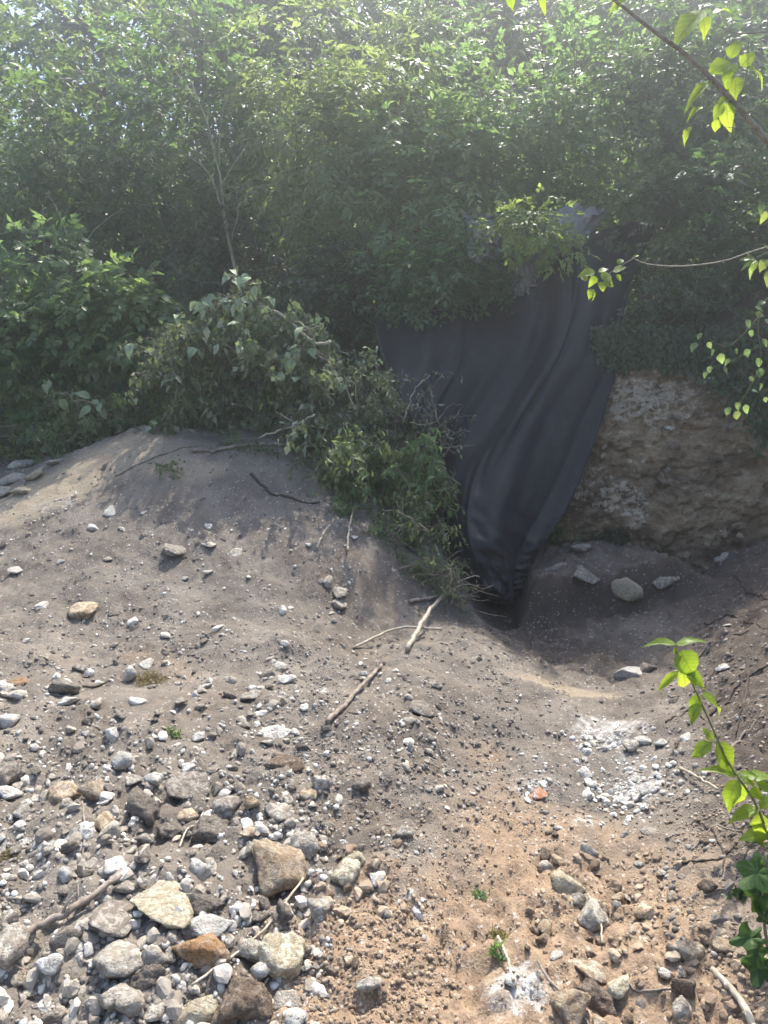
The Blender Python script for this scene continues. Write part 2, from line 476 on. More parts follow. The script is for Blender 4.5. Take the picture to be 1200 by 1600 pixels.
M['leaf_sun'] = mat_leaf("leaf_yellow_green", (0.10, 0.165, 0.030), (0.150, 0.215, 0.040), (0.32, 0.46, 0.03), (0.46, 0.58, 0.04), 0.5)
M['leaf_bright'] = mat_leaf("leaf_backlit", (0.13, 0.215, 0.030), (0.18, 0.265, 0.045), (0.40, 0.56, 0.04), (0.54, 0.65, 0.06), 0.56, veins=True)
M['leaf_ivy'] = mat_leaf("leaf_ivy", (0.040, 0.082, 0.020), (0.065, 0.118, 0.032), (0.07, 0.15, 0.02), (0.11, 0.21, 0.03), 0.35, 0.5, 0.3, veins=True)
M['leaf_wilt'] = mat_leaf("leaf_wilted", (0.078, 0.108, 0.046), (0.155, 0.185, 0.098), (0.13, 0.19, 0.05), (0.21, 0.28, 0.08), 0.38, 0.6, 0.25, (0.30, 0.34, 0.25), 0.76)
M['leaf_fresh'] = mat_leaf("leaf_cut_green", (0.058, 0.105, 0.032), (0.115, 0.165, 0.062), (0.12, 0.22, 0.03), (0.20, 0.31, 0.06), 0.4, 0.5, 0.3, (0.26, 0.31, 0.2), 0.92)
M['leaf_under'] = mat_leaf("leaf_pale_underside", (0.20, 0.27, 0.145), (0.31, 0.38, 0.235), (0.2, 0.28, 0.12), (0.28, 0.36, 0.18), 0.3, 0.55, 0.3, veins=True)
M['moss'] = mat_leaf("dry_moss", (0.16, 0.12, 0.035), (0.25, 0.19, 0.06), (0.2, 0.16, 0.03), (0.3, 0.24, 0.05), 0.3)
M['bark'] = mat_wood("bark_grey", (0.10, 0.085, 0.068), (0.22, 0.195, 0.165))
M['stem'] = mat_wood("thin_stem", (0.13, 0.105, 0.075), (0.26, 0.22, 0.165))
M['stick'] = mat_wood("dead_stick", (0.16, 0.125, 0.10), (0.30, 0.25, 0.205))
M['bleach'] = mat_wood("bleached_stick", (0.30, 0.255, 0.19), (0.46, 0.405, 0.32))
M['darkstick'] = mat_wood("dark_twig", (0.045, 0.034, 0.027), (0.095, 0.075, 0.06))
M['greenstem'] = mat_wood("green_stem", (0.12, 0.15, 0.05), (0.20, 0.22, 0.09))
M['cloth'] = mat_cloth()
M['film'] = mat_plastic()

# ------------------------------------------------------------------ ground
CTRL = []
def cpx(px, py, d):
    CTRL.append(tuple(P(px, py, d)))
for c in [(-1.2, 1.2, 0), (0, 1.2, 0), (1.0, 1.2, .02), (0, 0, 0), (-3, 0, 0), (-3, 2, .12), (-1.8, 2.6, .12), (0, 2.6, .04), (0, 3.6, .13), (-1.5, 3.6, .24), (-2.5, 3.4, .32), (.8, 3.6, -.05),
          (.9, 2.6, 0), (0, -3, 0), (-6, -3, 0), (4, -3, 1.5), (1.05, 2.33, .02), (1.2, 3.1, .0), (1.6, 4.1, 0), (2.05, 5.2, .0), (2.3, 5.9, .05),
          (1.2, 4.7, -.13), (1.2, 5.6, -.15), (1.5, 5.9, -.14), (1.9, 6.0, -.10), (.85, 5.3, -.08), (.9, 6.1, -.10), (.9, 6.6, .0), (1.0, 7.2, .15), (.45, 5.0, .18), (.25, 4.4, .17), (-.6, 4.3, .28),
          (1.6, 6.6, -.02), (2.4, 6.55, .0), (3.2, 6.4, .45),
          (2.0, 2.4, .55), (2.2, 3.4, .55), (2.4, 4.2, .42), (3.0, 5.2, .55), (3.2, 2.5, 1.2), (3.6, 4.0, 1.15), (5, 3, 2.0), (5, 6, 1.6), (1.9, 1.0, .5), (2, -.5, .5), (8, 0, 2.6), (8, 6, 2.6),
          (-6, 2, .2), (-9, 0, 0.2), (-6, 5, .75), (-10, 6, .9), (-4.2, 8, 1.06), (-7, 8.2, 1.15), (-4.5, 9.6, .95), (-8, 10, 1.1), (-2.5, 9.2, .95), (-1, 8.6, .75), (0.0, 7.8, .5),
          (-15, 0, .3), (-15, 12, 1.2), (12, 12, 2.6), (0, 14, 1.2), (-6, 14, 1.2), (6, 12, 2)]:
    CTRL.append(c)
for c in [(0, 1000, 4.35), (150, 1040, 4.2), (300, 1045, 4.2), (450, 1040, 4.25), (560, 1030, 4.55), (0, 900, 5.25), (150, 900, 5.2), (300, 900, 5.25), (450, 900, 5.3),
          (150, 790, 5.95), (300, 770, 6.05), (430, 790, 5.95), (0, 815, 5.9), (560, 880, 5.5), (120, 712, 6.75), (240, 672, 6.9), (330, 680, 6.8), (420, 697, 6.6), (500, 755, 6.3),
          (0, 770, 6.6), (600, 800, 6.3), (640, 900, 5.75), (690, 950, 5.55), (620, 1000, 5.1), (735, 965, 5.65), (700, 880, 6.2), (480, 690, 7.2), (600, 740, 7.0), (300, 690, 7.6)]:
    cpx(*c)
CT = np.array(CTRL)
def _tps_k(r2):
    return 0.5 * r2 * np.log(np.maximum(r2, 1e-12))
_n = len(CT)
_A = np.zeros((_n + 3, _n + 3))
_d2 = ((CT[:, None, :2] - CT[None, :, :2]) ** 2).sum(-1)
_A[:_n, :_n] = _tps_k(_d2) + np.eye(_n) * 0.02
_A[:_n, _n] = 1; _A[:_n, _n + 1:] = CT[:, :2]; _A[_n, :_n] = 1; _A[_n + 1:, :_n] = CT[:, :2].T
_w = np.linalg.solve(_A, np.concatenate([CT[:, 2], np.zeros(3)]))
def base_h(x, y):
    xx = np.clip(x, -14, 11); yy = np.clip(y, -3, 13)
    z = _w[_n] + _w[_n + 1] * xx + _w[_n + 2] * yy
    for i in range(_n):
        z = z + _w[i] * _tps_k((xx - CT[i, 0]) ** 2 + (yy - CT[i, 1]) ** 2)
    return z
FOOT_X = [-40, -6, -3, -1, 0, .6, 1.0, 1.5, 2.5, 4, 8, 20, 40]
FOOT_Y = [11, 10.5, 10.2, 9.8, 9.0, 8.3, 7.7, 7.25, 6.85, 6.6, 6.3, 6, 6]
def foot(x):
    return np.interp(x, FOOT_X, FOOT_Y)
def hill(x, y):
    d = y - foot(x) - 0.22
    W = np.interp(x, [-40, -3, -.5, .6, 40], [.25, .25, .7, 1.75, 1.75])
    z = smooth(0, 0.5, d) * W + np.maximum(d - .4, 0) * .78
    cap = np.interp(x, [-40, -5, -2, 0, 40], [13, 13, 13, 13, 13])
    ledge = .38 * smooth(0, .11, y - 6.04 - .12 * fbm2(x, y, .35, 3, 44)) * smooth(1.08, 1.3, x) * (1 - smooth(2.35, 2.9, x))
    return np.where(d > 0, cap * np.tanh(z / cap), 0) + ledge

def axis(lo, hi, step, out_lo, out_hi, g=1.22):
    fine = np.arange(lo, hi, step)
    a = []; s = step; v = lo
    while v > out_lo:
        s = min(s * g, 2.5); v -= s; a.append(v)
    b = []; s = step; v = fine[-1]
    while v < out_hi:
        s = min(s * g, 2.5); v += s; b.append(v)
    return np.array(a[::-1] + list(fine) + b)
xs = axis(-4.6, 3.6, 0.0165, -40, 40)
yf_ = [1.1]; st_ = 0.0105
while yf_[-1] < 7.3:
    yf_.append(yf_[-1] + st_); st_ = min(0.026, st_ * 1.006)
ytail = axis(0, 0.05, 0.026, -25, 35)
ys = np.concatenate([1.1 - (0 - ytail[ytail < 0])[::1], np.array(yf_), np.array(yf_[-1]) + (ytail[ytail > 0.03] - 0.0)])
ys = np.unique(np.round(ys, 5))
GX, GY = np.meshgrid(xs, ys)
near = np.exp(-(np.maximum(np.abs(GX) - 4.5, 0) / 2) ** 2) * np.exp(-(np.maximum(GY - 8, 0) / 2) ** 2)
B0 = base_h(GX, GY)
def gauss(px, py, rx, ry, d=None):
    """world-space blob centred where photo pixel (px,py) meets the bare ground; rx, ry in metres"""
    r = ray(px, py); t = np.linspace(1.2, 14, 1600)
    p = np.array([0, 0, EYE]) + r[None] * t[:, None]
    k = np.argmax(p[:, 2] < base_h(p[:, 0], p[:, 1])); c = p[k]
    return np.exp(-(((GX - c[0]) / rx) ** 2 + ((GY - c[1]) / ry) ** 2))
wob = fbm2(GX, GY, 0.55, 4, 31) * 0.5
wob2 = fbm2(GX, GY, 0.16, 3, 71) * 0.5
# soil kinds, with pit shade and sun streaks painted into dark and tan
orange = np.clip(gauss(700, 1560, .5, .35) + gauss(800, 1420, .42, .42) + gauss(820, 1290, .30, .32) + gauss(560, 1560, .28, .18) + gauss(1000, 1540, .4, .35) * .8 + gauss(770, 1180, .25, .3) * .55 + gauss(1060, 1420, .25, .3) * .35 + gauss(560, 1430, .2, .2) * .6, 0, 1.3)
orange = smooth(.15, 1.0, orange + wob * 1.1 + wob2 * .7) * .92
white = gauss(960, 1150, .22, .20) + gauss(1000, 1215, .16, .22) + gauss(650, 1410, .13, .10) * .85 + gauss(830, 1225, .14, .10) * .6 + gauss(830, 1530, .10, .1) * .8 + gauss(790, 1560, .12, .1) * .7 + gauss(920, 1120, .2, .12) * .5 + gauss(60, 1330, .25, .12) * .7 + gauss(90, 790, .35, .15) * .6 + gauss(640, 1300, .1, .12) * .5 + gauss(900, 1285, .12, .12) * .5
white = smooth(.22, .95, white + wob * .6 + wob2 * .6) * .85
tan = gauss(180, 705, .75, .35) + gauss(60, 770, .55, .3) + gauss(20, 790, .5, .25) + gauss(300, 740, .4, .16) * .75 + gauss(860, 1075, .35, .12) * .9 + gauss(930, 1090, .2, .1) * .7  # last two blobs paint sun streaks on the path; the rest is tan soil
tan = smooth(.3, .8, tan + wob * .35) * .7
dark = smooth(5.6, 6.1, GY) * smooth(.6, .95, GX) * smooth(-.2, .2, 7.5 - GY) + smooth(0.0, .35, GX - np.interp(GY, [0, 2.3, 3.1, 4.1, 5.2, 6], [1.15, 1.1, 1.25, 1.62, 2.05, 2.2])) + smooth(7.4, 8.2, GY) * .9 + gauss(830, 1010, .6, .4) * .9 + gauss(930, 1040, .5, .5) * .7 + gauss(330, 990, .25, .12) * .25 + gauss(620, 1120, .9, .45) * (.42 + wob * .8) + gauss(480, 1260, .7, .35) * (.3 + wob * .7) + gauss(520, 960, .35, .4) * .3 + gauss(60, 1260, .2, .12) * .5  # blobs on the pit floor paint its shade over the dark soil
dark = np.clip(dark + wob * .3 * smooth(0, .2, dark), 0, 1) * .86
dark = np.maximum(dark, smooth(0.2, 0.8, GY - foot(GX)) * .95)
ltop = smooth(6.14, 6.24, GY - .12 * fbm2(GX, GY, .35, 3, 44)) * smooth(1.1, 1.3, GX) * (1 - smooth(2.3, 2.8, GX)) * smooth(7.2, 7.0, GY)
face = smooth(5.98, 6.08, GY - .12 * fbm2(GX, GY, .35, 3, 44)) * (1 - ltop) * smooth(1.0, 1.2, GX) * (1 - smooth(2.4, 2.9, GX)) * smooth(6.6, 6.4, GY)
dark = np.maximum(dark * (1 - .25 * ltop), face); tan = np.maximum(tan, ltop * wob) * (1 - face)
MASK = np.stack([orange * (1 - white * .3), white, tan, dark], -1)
# relief
rough = np.clip(1 - tan * .7, .25, 1)
rub = np.clip(gauss(200, 1250, 1.3, .8) + gauss(300, 1450, 1.0, .6) + gauss(900, 1500, .5, .4) * .7, 0, 1)
DET = fbm2(GX, GY, 1.1, 2, 3) * .065 + (np.abs(fbm2(GX, GY, .5, 3, 13)) - .25) * .05 * rough + fbm2(GX, GY, .34, 3, 11) * .052 * rough + (np.abs(fbm2(GX, GY, .13, 3, 23)) - .25) * .034 * rough * (.6 + .9 * rub) + fbm2(GX, GY, .045, 2, 41) * .009 * rough
WX, WY = GX + fbm2(GX, GY, .12, 2, 501) * .05, GY + fbm2(GX, GY, .12, 2, 502) * .05
DET = DET + (np.abs(fbm2(WX, WY, .075, 3, 57)) - .3) * .042 * np.clip(rub + orange * .45, 0, 1)
DET = DET + smooth(-.05, .2, fbm2(WX, WY, .10, 2, 58)) * .018 * np.clip(rub + .25 * near, 0, 1) + fbm2(WX, WY, .022, 2, 59) * .008 * near * rough + (np.abs(fbm2(WX, WY, .05, 3, 63)) - .3) * .018 * near * rough
DET = DET + np.clip(dark * 1.3 + ltop, 0, 1) * near * ((np.abs(fbm2(WX, WY, .11, 3, 83)) - .3) * .075 + fbm2(WX, WY, .3, 3, 84) * .04)
# erosion streaks running down the tan crest towards the left
DET = DET + tan * fbm2((GX * .94 + GY * .34) * .25, GX * -.34 + GY * .94, .07, 2, 91) * .014
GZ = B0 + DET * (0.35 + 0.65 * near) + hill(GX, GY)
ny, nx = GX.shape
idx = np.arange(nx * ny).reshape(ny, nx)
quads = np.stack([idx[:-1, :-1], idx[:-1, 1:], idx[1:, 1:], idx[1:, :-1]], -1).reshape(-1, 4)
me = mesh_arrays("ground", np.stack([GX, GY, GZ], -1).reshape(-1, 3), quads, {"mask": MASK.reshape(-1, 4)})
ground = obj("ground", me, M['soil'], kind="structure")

def H(x, y):
    x = np.asarray(x, float); y = np.asarray(y, float)
    i = np.clip(np.searchsorted(xs, x) - 1, 0, nx - 2); j = np.clip(np.searchsorted(ys, y) - 1, 0, ny - 2)
    fx = (x - xs[i]) / (xs[i + 1] - xs[i]); fy = (y - ys[j]) / (ys[j + 1] - ys[j])
    return (GZ[j, i] * (1 - fx) + GZ[j, i + 1] * fx) * (1 - fy) + (GZ[j + 1, i] * (1 - fx) + GZ[j + 1, i + 1] * fx) * fy
def HN(x, y, e=.04):
    return nrm(np.stack([-(H(x + e, y) - H(x - e, y)) / (2 * e), -(H(x, y + e) - H(x, y - e)) / (2 * e), np.ones_like(np.asarray(x, float))], -1))
def hit(px, py):
    """where the photo ray meets the ground (vectorised)"""
    px = np.atleast_1d(np.asarray(px, float)); py = np.atleast_1d(np.asarray(py, float))
    r = ray(px, py)
    t = np.full(len(px), np.nan); prev = np.full(len(px), 1.0)
    for s in np.linspace(1.0, 13, 500):
        z = EYE + r[:, 2] * s
        below = np.isnan(t) & (z < H(r[:, 0] * s, np.full(len(px), s)))
        t[below] = s
    t[np.isnan(t)] = 13
    lo = t - 12 / 499; hi = t.copy()
    for _ in range(9):
        mid = (lo + hi) / 2
        b = EYE + r[:, 2] * mid < H(r[:, 0] * mid, mid)
        hi = np.where(b, mid, hi); lo = np.where(b, lo, mid)
    return np.array([0, 0, EYE]) + r * hi[:, None]
def hit1(px, py):
    return hit([px], [py])[0]

# ------------------------------------------------------------------ cut earth bank behind the pit
su = np.linspace(.25, 6.5, 330); tv = np.linspace(0, 1, 190)
S, T = np.meshgrid(su, tv)
BX = S + 0.0 * T
BZ0 = base_h(S, foot(S) - .1) - .12 + .32 * smooth(1.08, 1.3, S) * (1 - smooth(2.35, 2.9, S))
BZ0 = BZ0 - .2
BZ = BZ0 + T * 2.45
BY = foot(S) - .06 + .42 * T ** 1.3 + .45 * smooth(.88, 1.0, T) 
p3 = np.stack([BX, BY, BZ], -1)
pw = p3 + np.stack([fbm3(p3, .4, 3, 301), fbm3(p3, .4, 3, 302), fbm3(p3, .4, 3, 303)], -1) * .22
disp = fbm3(pw, .7, 4, 5) * .07 + fbm3(p3 + 5, .19, 5, 9) * .06 + fbm3(p3, .045, 3, 15) * .03
disp = disp + .035 * smooth(-.03, .05, fbm3(p3, .3, 4, 201)) + .03 * smooth(-.02, .03, fbm3(p3 + 3, .12, 3, 205))
BY = BY - disp
# a crumbling ledge of soil at the foot
BY = BY - .12 * smooth(.16, .05, T) * (1 + .5 * fbm3(p3, .3, 2, 77))
p3 = np.stack([BX, BY, BZ], -1)
bw = fbm3(p3, .22, 4, 101)
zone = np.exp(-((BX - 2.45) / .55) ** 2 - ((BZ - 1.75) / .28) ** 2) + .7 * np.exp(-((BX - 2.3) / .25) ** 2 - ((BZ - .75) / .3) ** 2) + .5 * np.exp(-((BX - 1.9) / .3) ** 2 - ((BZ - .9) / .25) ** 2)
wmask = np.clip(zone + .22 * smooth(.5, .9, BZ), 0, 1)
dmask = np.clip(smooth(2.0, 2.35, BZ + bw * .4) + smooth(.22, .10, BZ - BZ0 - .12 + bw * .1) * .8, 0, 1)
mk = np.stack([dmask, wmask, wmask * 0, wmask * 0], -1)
ii = np.arange(S.size).reshape(S.shape)
qd = np.stack([ii[:-1, :-1], ii[:-1, 1:], ii[1:, 1:], ii[1:, :-1]], -1).reshape(-1, 4)
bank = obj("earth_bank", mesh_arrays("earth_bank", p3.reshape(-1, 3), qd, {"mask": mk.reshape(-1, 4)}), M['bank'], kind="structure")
def bank_y(x, z):
    i = int(np.clip(np.searchsorted(su, x), 0, len(su) - 1))
    t = (z - BZ0[0, i]) / 2.45
    j = int(np.clip(round(t * (len(tv) - 1)), 0, len(tv) - 1))
    return BY[j, i]

# ------------------------------------------------------------------ stones
def ico(sub):
    import bmesh
    bm = bmesh.new(); bmesh.ops.create_icosphere(bm, subdivisions=sub, radius=1.0)
    v = np.array([x.co[:] for x in bm.verts]); f = np.array([[q.index for q in p.verts] for p in bm.faces]); bm.free()
    return nrm(v), f
ICO = {k: ico(k) for k in (1, 2, 3, 4)}
def rock_mesh(name, seed, sub=3, planes=13, sharp=34, rough=.06, lumpy=0.0):
    d, f = ICO[sub]
    r = np.random.default_rng(seed)
    nn = nrm(r.normal(size=(planes, 3))); dd = r.uniform(.55, 1.0, planes)
    q = np.maximum(d @ nn.T, 1e-3) / dd[None]                       # 1/r for each plane
    inv = (q ** sharp).sum(1) ** (1 / sharp)
    rad = 1 / np.maximum(inv, .75)
    v = d * rad[:, None]
    rad2 = 1 + fbm3(v + seed * 3.1, .55, 3, seed) * (rough * 1.6 + lumpy) + fbm3(v + seed, .16, 3, seed + 5) * (rough + lumpy * .6)
    v = v * rad2[:, None]
    v = v - v.mean(0); v = v / np.abs(v).max(0)                      # fits the unit cube
    return mesh_arrays(name, v, f)
ROCKS = [rock_mesh("rock_shape", 100 + i, 3, 9 + i % 6, 34, .065) for i in range(16)]
CLODS = [rock_mesh("clod_shape", 300 + i, 3, 18, 9, .08, .16) for i in range(6)]
for m_ in ROCKS + CLODS:
    m_.materials.append(M['pale'])
STONES = []
def place_rock(name, label, cat, px, py, w, h, mat, group=None, flat=.62, yaw=None, tilt=.25, seed=None, sub=None, clod=False, sink=.38, pos=None, tall=None):
    """a stone whose outline spans about w x h photo pixels around (px,py)"""
    g = hit1(px, py + h * .28) if pos is None else np.asarray(pos)
    dist = math.hypot(g[1], EYE - g[2]); s = dist / F
    w *= 1.12; h *= 1.12
    a = w * s / 2
    el = math.atan2(EYE - g[2], g[1])
    # apparent height = b*sin(el) (depth) + c*cos(el) (height)
    c = h * s / 2 * (flat if tall is None else tall)
    b = max(.6 * a, min(1.3 * a, (h * s / 2 - c * math.cos(el) * .75) / max(math.sin(el), .25)))
    if sub or seed is not None:
        me = rock_mesh(name + "_shape", seed if seed is not None else rng.integers(1e5), sub or 4, 12, 12 if clod else 32, .075, .16 if clod else .02)
    else:
        me = random.choice(CLODS if clod else ROCKS)
    o = bpy.data.objects.new(name, me); COL.objects.link(o)
    if not me.materials:
        me.materials.append(mat)
    else:
        o.material_slots[0].link = 'OBJECT'; o.material_slots[0].material = mat
    o.scale = (a, b, c)
    n = HN(g[0], g[1], .08)
    q = Vector((0, 0, 1)).rotation_difference(Vector(n).lerp(Vector((0, 0, 1)), .4))
    yaw = random.uniform(-.45, .45) if yaw is None else yaw
    o.rotation_mode = 'QUATERNION'
    from mathutils import Euler
    o.rotation_quaternion = q @ Euler((random.uniform(-tilt, tilt), random.uniform(-tilt, tilt), yaw)).to_quaternion()
    o.location = (g[0], g[1] , g[2] + c * (1 - 2 * sink) * 1.0)
    tag(o, label, cat, group)
    STONES.append((g[0], g[1], max(a, b)))
    return o
FEATURE = [
    # px, py, w, h, material, label, options
    (432, 1346, 92, 78, 'tan', "large pale tan wedge of rock lying in the rubble, above the yellowish rock", dict(yaw=-.5, flat=.7)),
    (262, 1392, 92, 96, 'cream', "big flat cream slab with a crack, left of the white flat stone", dict(flat=.35)),
    (172, 1424, 84, 62, 'grey', "flat slab with earth on top touching the end of the thick stick", dict(flat=.4)),
    (181, 1494, 76, 62, 'pale', "rounded grey-white stone below the thick stick in the left foreground", dict(flat=.8)),
    (315, 1481, 78, 56, 'ochre', "orange-brown faceted stone in the left foreground", dict(flat=.75)),
    (444, 1489, 54, 80, 'cream', "yellowish white upright rock with pitted surface, casting a shadow below it", dict(flat=.8)),
    (329, 1441, 60, 34, 'white', "flat white stone just above the orange-brown stone", dict(flat=.6)),
    (309, 1357, 42, 42, 'white', "white rounded stone with a split, right of the cream slab", dict(flat=.85)),
    (398, 1482, 48, 42, 'pale', "round whitish stone left of the yellowish rock", dict(flat=.9)),
    (541, 1364, 40, 42, 'cream', "angular cream stone at the right end of the rubble", dict(flat=.8)),
    (559, 1340, 36, 28, 'cream', "small cream stone behind the angular cream stone", dict(flat=.8)),
    (588, 1369, 26, 24, 'white', "small white triangular chip right of the angular cream stone", dict(flat=.6)),
    (440, 1268, 34, 38, 'pale', "grey-white block standing alone above the tan wedge of rock", dict(flat=.6)),
    (352, 1256, 38, 48, 'grey', "upright grey stone left of the grey-white block", dict(flat=.8)),
    (296, 1214, 58, 52, 'grey', "broad grey slab at the back of the rubble heap", dict(flat=.45)),
    (224, 1256, 54, 52, 'clodgrey', "dark grey lump of earth and stone in the middle of the rubble", dict(clod=True, flat=.85)),
    (100, 1234, 44, 36, 'tan', "tan brown stone at the left of the rubble", dict(flat=.7)),
    (133, 1295, 24, 28, 'white', "small white pebble beside the dry root in the left rubble", dict(flat=.8)),
    (474, 1316, 38, 36, 'pale', "knobbly beige stone touching the tan wedge of rock", dict(flat=.9)),
    (497, 1415, 36, 36, 'pale', "beige stone at the upper end of the long thin twig", dict(flat=.8)),
    (417, 1386, 30, 26, 'pale', "small pale block under the tan wedge of rock", dict(flat=.8)),
    (320, 1408, 52, 34, 'clodgrey', "grey-brown stone right of the big cream slab", dict(flat=.8)),
    (240, 1492, 32, 30, 'pale', "small bluish white stone between the rounded and the orange-brown stones", dict(flat=.8)),
    (230, 1526, 54, 46, 'clodgrey', "grey-brown earthy stone under the small bluish white stone", dict(clod=True, flat=.9)),
    (201, 1557, 40, 42, 'pale', "pale pitted stone near the bottom edge, below the earthy stone", dict(flat=.8)),
    (311, 1571, 60, 34, 'cream', "smooth pale cream stone at the bottom edge beside the brown clod", dict(flat=.7)),
    (378, 1552, 74, 88, 'clod', "large crumbly brown earth clod at the bottom edge", dict(clod=True, flat=.85)),
    (406, 1538, 30, 24, 'white', "small white stone stuck to the large brown clod", dict(flat=.9, sink=-.5)),
    (575, 1533, 34, 26, 'pale', "pale stone alone on the brown soil right of the yellowish rock", dict(flat=.7)),
    (12, 1474, 40, 58, 'pale', "grey-white stone cut by the left edge beside the thick stick", dict(flat=.8)),
    (12, 1205, 34, 44, 'grey', "grey rock cut by the left edge above a white one", dict(flat=.8)),
    (14, 1236, 36, 26, 'white', "white rock cut by the left edge under a grey one", dict(flat=.8)),
    (328, 1292, 50, 52, 'clodgrey', "dark grey rounded clod above the white split stone", dict(clod=True, flat=.9)),
    (105, 1456, 40, 30, 'grey', "grey stone lying just above the thick stick", dict(flat=.7)),
    (177, 1555, 44, 40, 'pale', "whitish stone on the bottom edge left of the pale pitted stone", dict(flat=.7)),
    (127, 947, 44, 34, 'tan', "single pale tan boulder on the face of the dirt mound", dict(flat=.85)),
    (425, 1140, 54, 32, 'white', "white flat stone jutting out at the foot of the mound", dict(flat=.7)),
    (440, 1187, 54, 34, 'clod', "brown earthy stone below the white jutting stone", dict(flat=.7)),
    (192, 1186, 34, 30, 'white', "white block at the back of the rubble", dict(flat=.85)),
    (10, 1073, 30, 20, 'white', "white stone at the left edge next to an ochre stone", dict(flat=.7)),
    (32, 1061, 32, 18, 'ochre', "flat ochre stone next to the white one at the left edge", dict(flat=.5)),
    (13, 1121, 36, 34, 'white', "angular white block at the left edge at the foot of the mound", dict(flat=.85)),
    (105, 1070, 40, 34, 'grey', "rounded grey stone at the foot of the mound", dict(flat=.85)),
    (105, 1093, 30, 20, 'white', "white flat stone in front of the rounded grey stone", dict(flat=.7)),
    (203, 1050, 24, 30, 'white', "upright white stone beside the dry moss", dict(flat=.9)),
    (215, 1093, 24, 18, 'white', "small white stone below the dry moss", dict(flat=.8)),
    (178, 1142, 28, 28, 'white', "white lump in the middle of the upper rubble", dict(flat=.8)),
    (270, 856, 38, 18, 'grey', "low greyish stone high on the mound face", dict(flat=.6)),
    (530, 921, 26, 18, 'pale', "pale stone in the small cluster on the right of the mound", dict(flat=.7)),
    (529, 939, 26, 18, 'pale', "lowest pale stone of the cluster on the right of the mound", dict(flat=.7)),
    (514, 906, 16, 16, 'pale', "topmost pale stone of the cluster on the right of the mound", dict(flat=.8)),
    (986, 1047, 58, 30, 'white', "pale grey slab lying on the shaded pit floor", dict(flat=.8, yaw=.2)),
    (1012, 1042, 32, 26, 'grey', "grey stone leaning on the pale slab in the pit", dict(flat=.8)),
    (662, 1102, 40, 24, 'grey', "flat grey-brown stone in the middle of the slope above the path", dict(flat=.5)),
    (1071, 1149, 22, 12, 'white', "white chip on the right bank behind the bright seedling", dict(flat=.5)),
    (1138, 975, 18, 9, 'white', "white chip high on the right bank", dict(flat=.5)),
    (1130, 1041, 20, 9, 'white', "white chip on the right bank beside the top of the seedling", dict(flat=.5)),
    (885, 1379, 50, 48, 'cream', "cream angular block on the path right of the orange patch", dict(flat=.75)),
    (903, 1402, 28, 28, 'grey', "grey stone touching the cream angular block", dict(flat=.8)),
    (853, 1351, 26, 26, 'pale', "small pale stone just above the cream angular block", dict(flat=.8)),
    (925, 1432, 44, 54, 'pale', "pale leaning stone with a thin root over it", dict(flat=.9)),
    (1070, 1480, 48, 32, 'tan', "tan stone half buried in the loose soil at the right", dict(flat=.75)),
    (1130, 1472, 28, 30, 'tan', "small tan stone near the right edge beside the ivy", dict(flat=.6)),
    (888, 1562, 56, 62, 'tan', "beige wedge stone at the bottom edge crossed by a brown twig", dict(flat=.8)),
    (932, 1556, 52, 48, 'clod', "dark brown round clod right of the beige wedge stone", dict(clod=True, flat=.95)),
    (924, 1514, 54, 30, 'tan', "long beige stone above the dark brown round clod", dict(flat=.7)),
    (970, 1538, 36, 26, 'cream', "cream stone right of the dark brown round clod", dict(flat=.7)),
    (869, 1491, 22, 16, 'white', "small round white pebble in the loose brown soil", dict(flat=.7)),
    (1066, 1572, 26, 30, 'pale', "pale round pebble near the bottom right stick", dict(flat=.9)),
    (1010, 1420, 36, 32, 'tan', "earthy tan stone on the slope right of the leaning stone", dict(flat=.8)),
    (632, 1296, 26, 20, 'pale', "pale stone left of the orange patch in the middle of the path", dict(flat=.7)),
    (662, 1478, 30, 20, 'clod', "flat brown stone alone on the orange soil", dict(flat=.5)),
    (566, 1220, 28, 32, 'grey', "grey stone in the middle of the foreground slope", dict(flat=.7)),
    (172, 797, 24, 10, 'white', "white flake on the upper left of the mound", dict(flat=.5)),
    (367, 862, 22, 10, 'pale', "pale flake in the middle of the mound face", dict(flat=.5)),
    (327, 848, 22, 10, 'pale', "small pale flake left of the middle of the mound face", dict(flat=.5)),
    (27, 887, 20, 12, 'white', "white stone low on the left end of the mound", dict(flat=.6)),
    (66, 943, 18, 12, 'white', "white pebble left of the tan boulder on the mound", dict(flat=.6)),
    (180, 948, 28, 14, 'grey', "flat grey stone right of the tan boulder on the mound", dict(flat=.5)),
    (905, 852, 34, 26, 'grey', "grey stone wedged at the foot of the cut bank beside the fabric", dict(flat=.8)),
    (862, 888, 46, 16, 'grey', "flat grey stone at the left end of the ledge under the cut bank", dict(flat=.8)),
    (918, 898, 50, 16, 'grey', "flat grey stone in the middle of the ledge under the cut bank", dict(flat=.8)),
    (1040, 905, 40, 16, 'grey', "flat grey stone at the right end of the ledge under the cut bank", dict(flat=.8)),
    (978, 922, 42, 34, 'cream', "cream yellow block set in the dark cut below the ledge", dict(flat=.9, yaw=0, sink=.1)),
    (1125, 865, 40, 34, 'pale', "whitish rock at the right foot of the cut bank", dict(flat=.9)),
]
for i, (px, py, w, h, mt, lab, op) in enumerate(FEATURE):
    nm_ = "earth_clod" if mt in ('clod', 'clodgrey') else "stone"
    place_rock(nm_, lab, "clod" if nm_ == "earth_clod" else "stone", px, py, w, h, M[mt], seed=900 + i if max(w, h) > 30 else None, sub=4 if max(w, h) > 48 else 3, **op)
# broken terracotta piece
place_rock("terracotta_shard", "broken piece of orange terracotta lying on the path", "shard", 838, 1235, 38, 20, M['terracotta'], seed=77, sub=3, flat=.35, yaw=-.4)
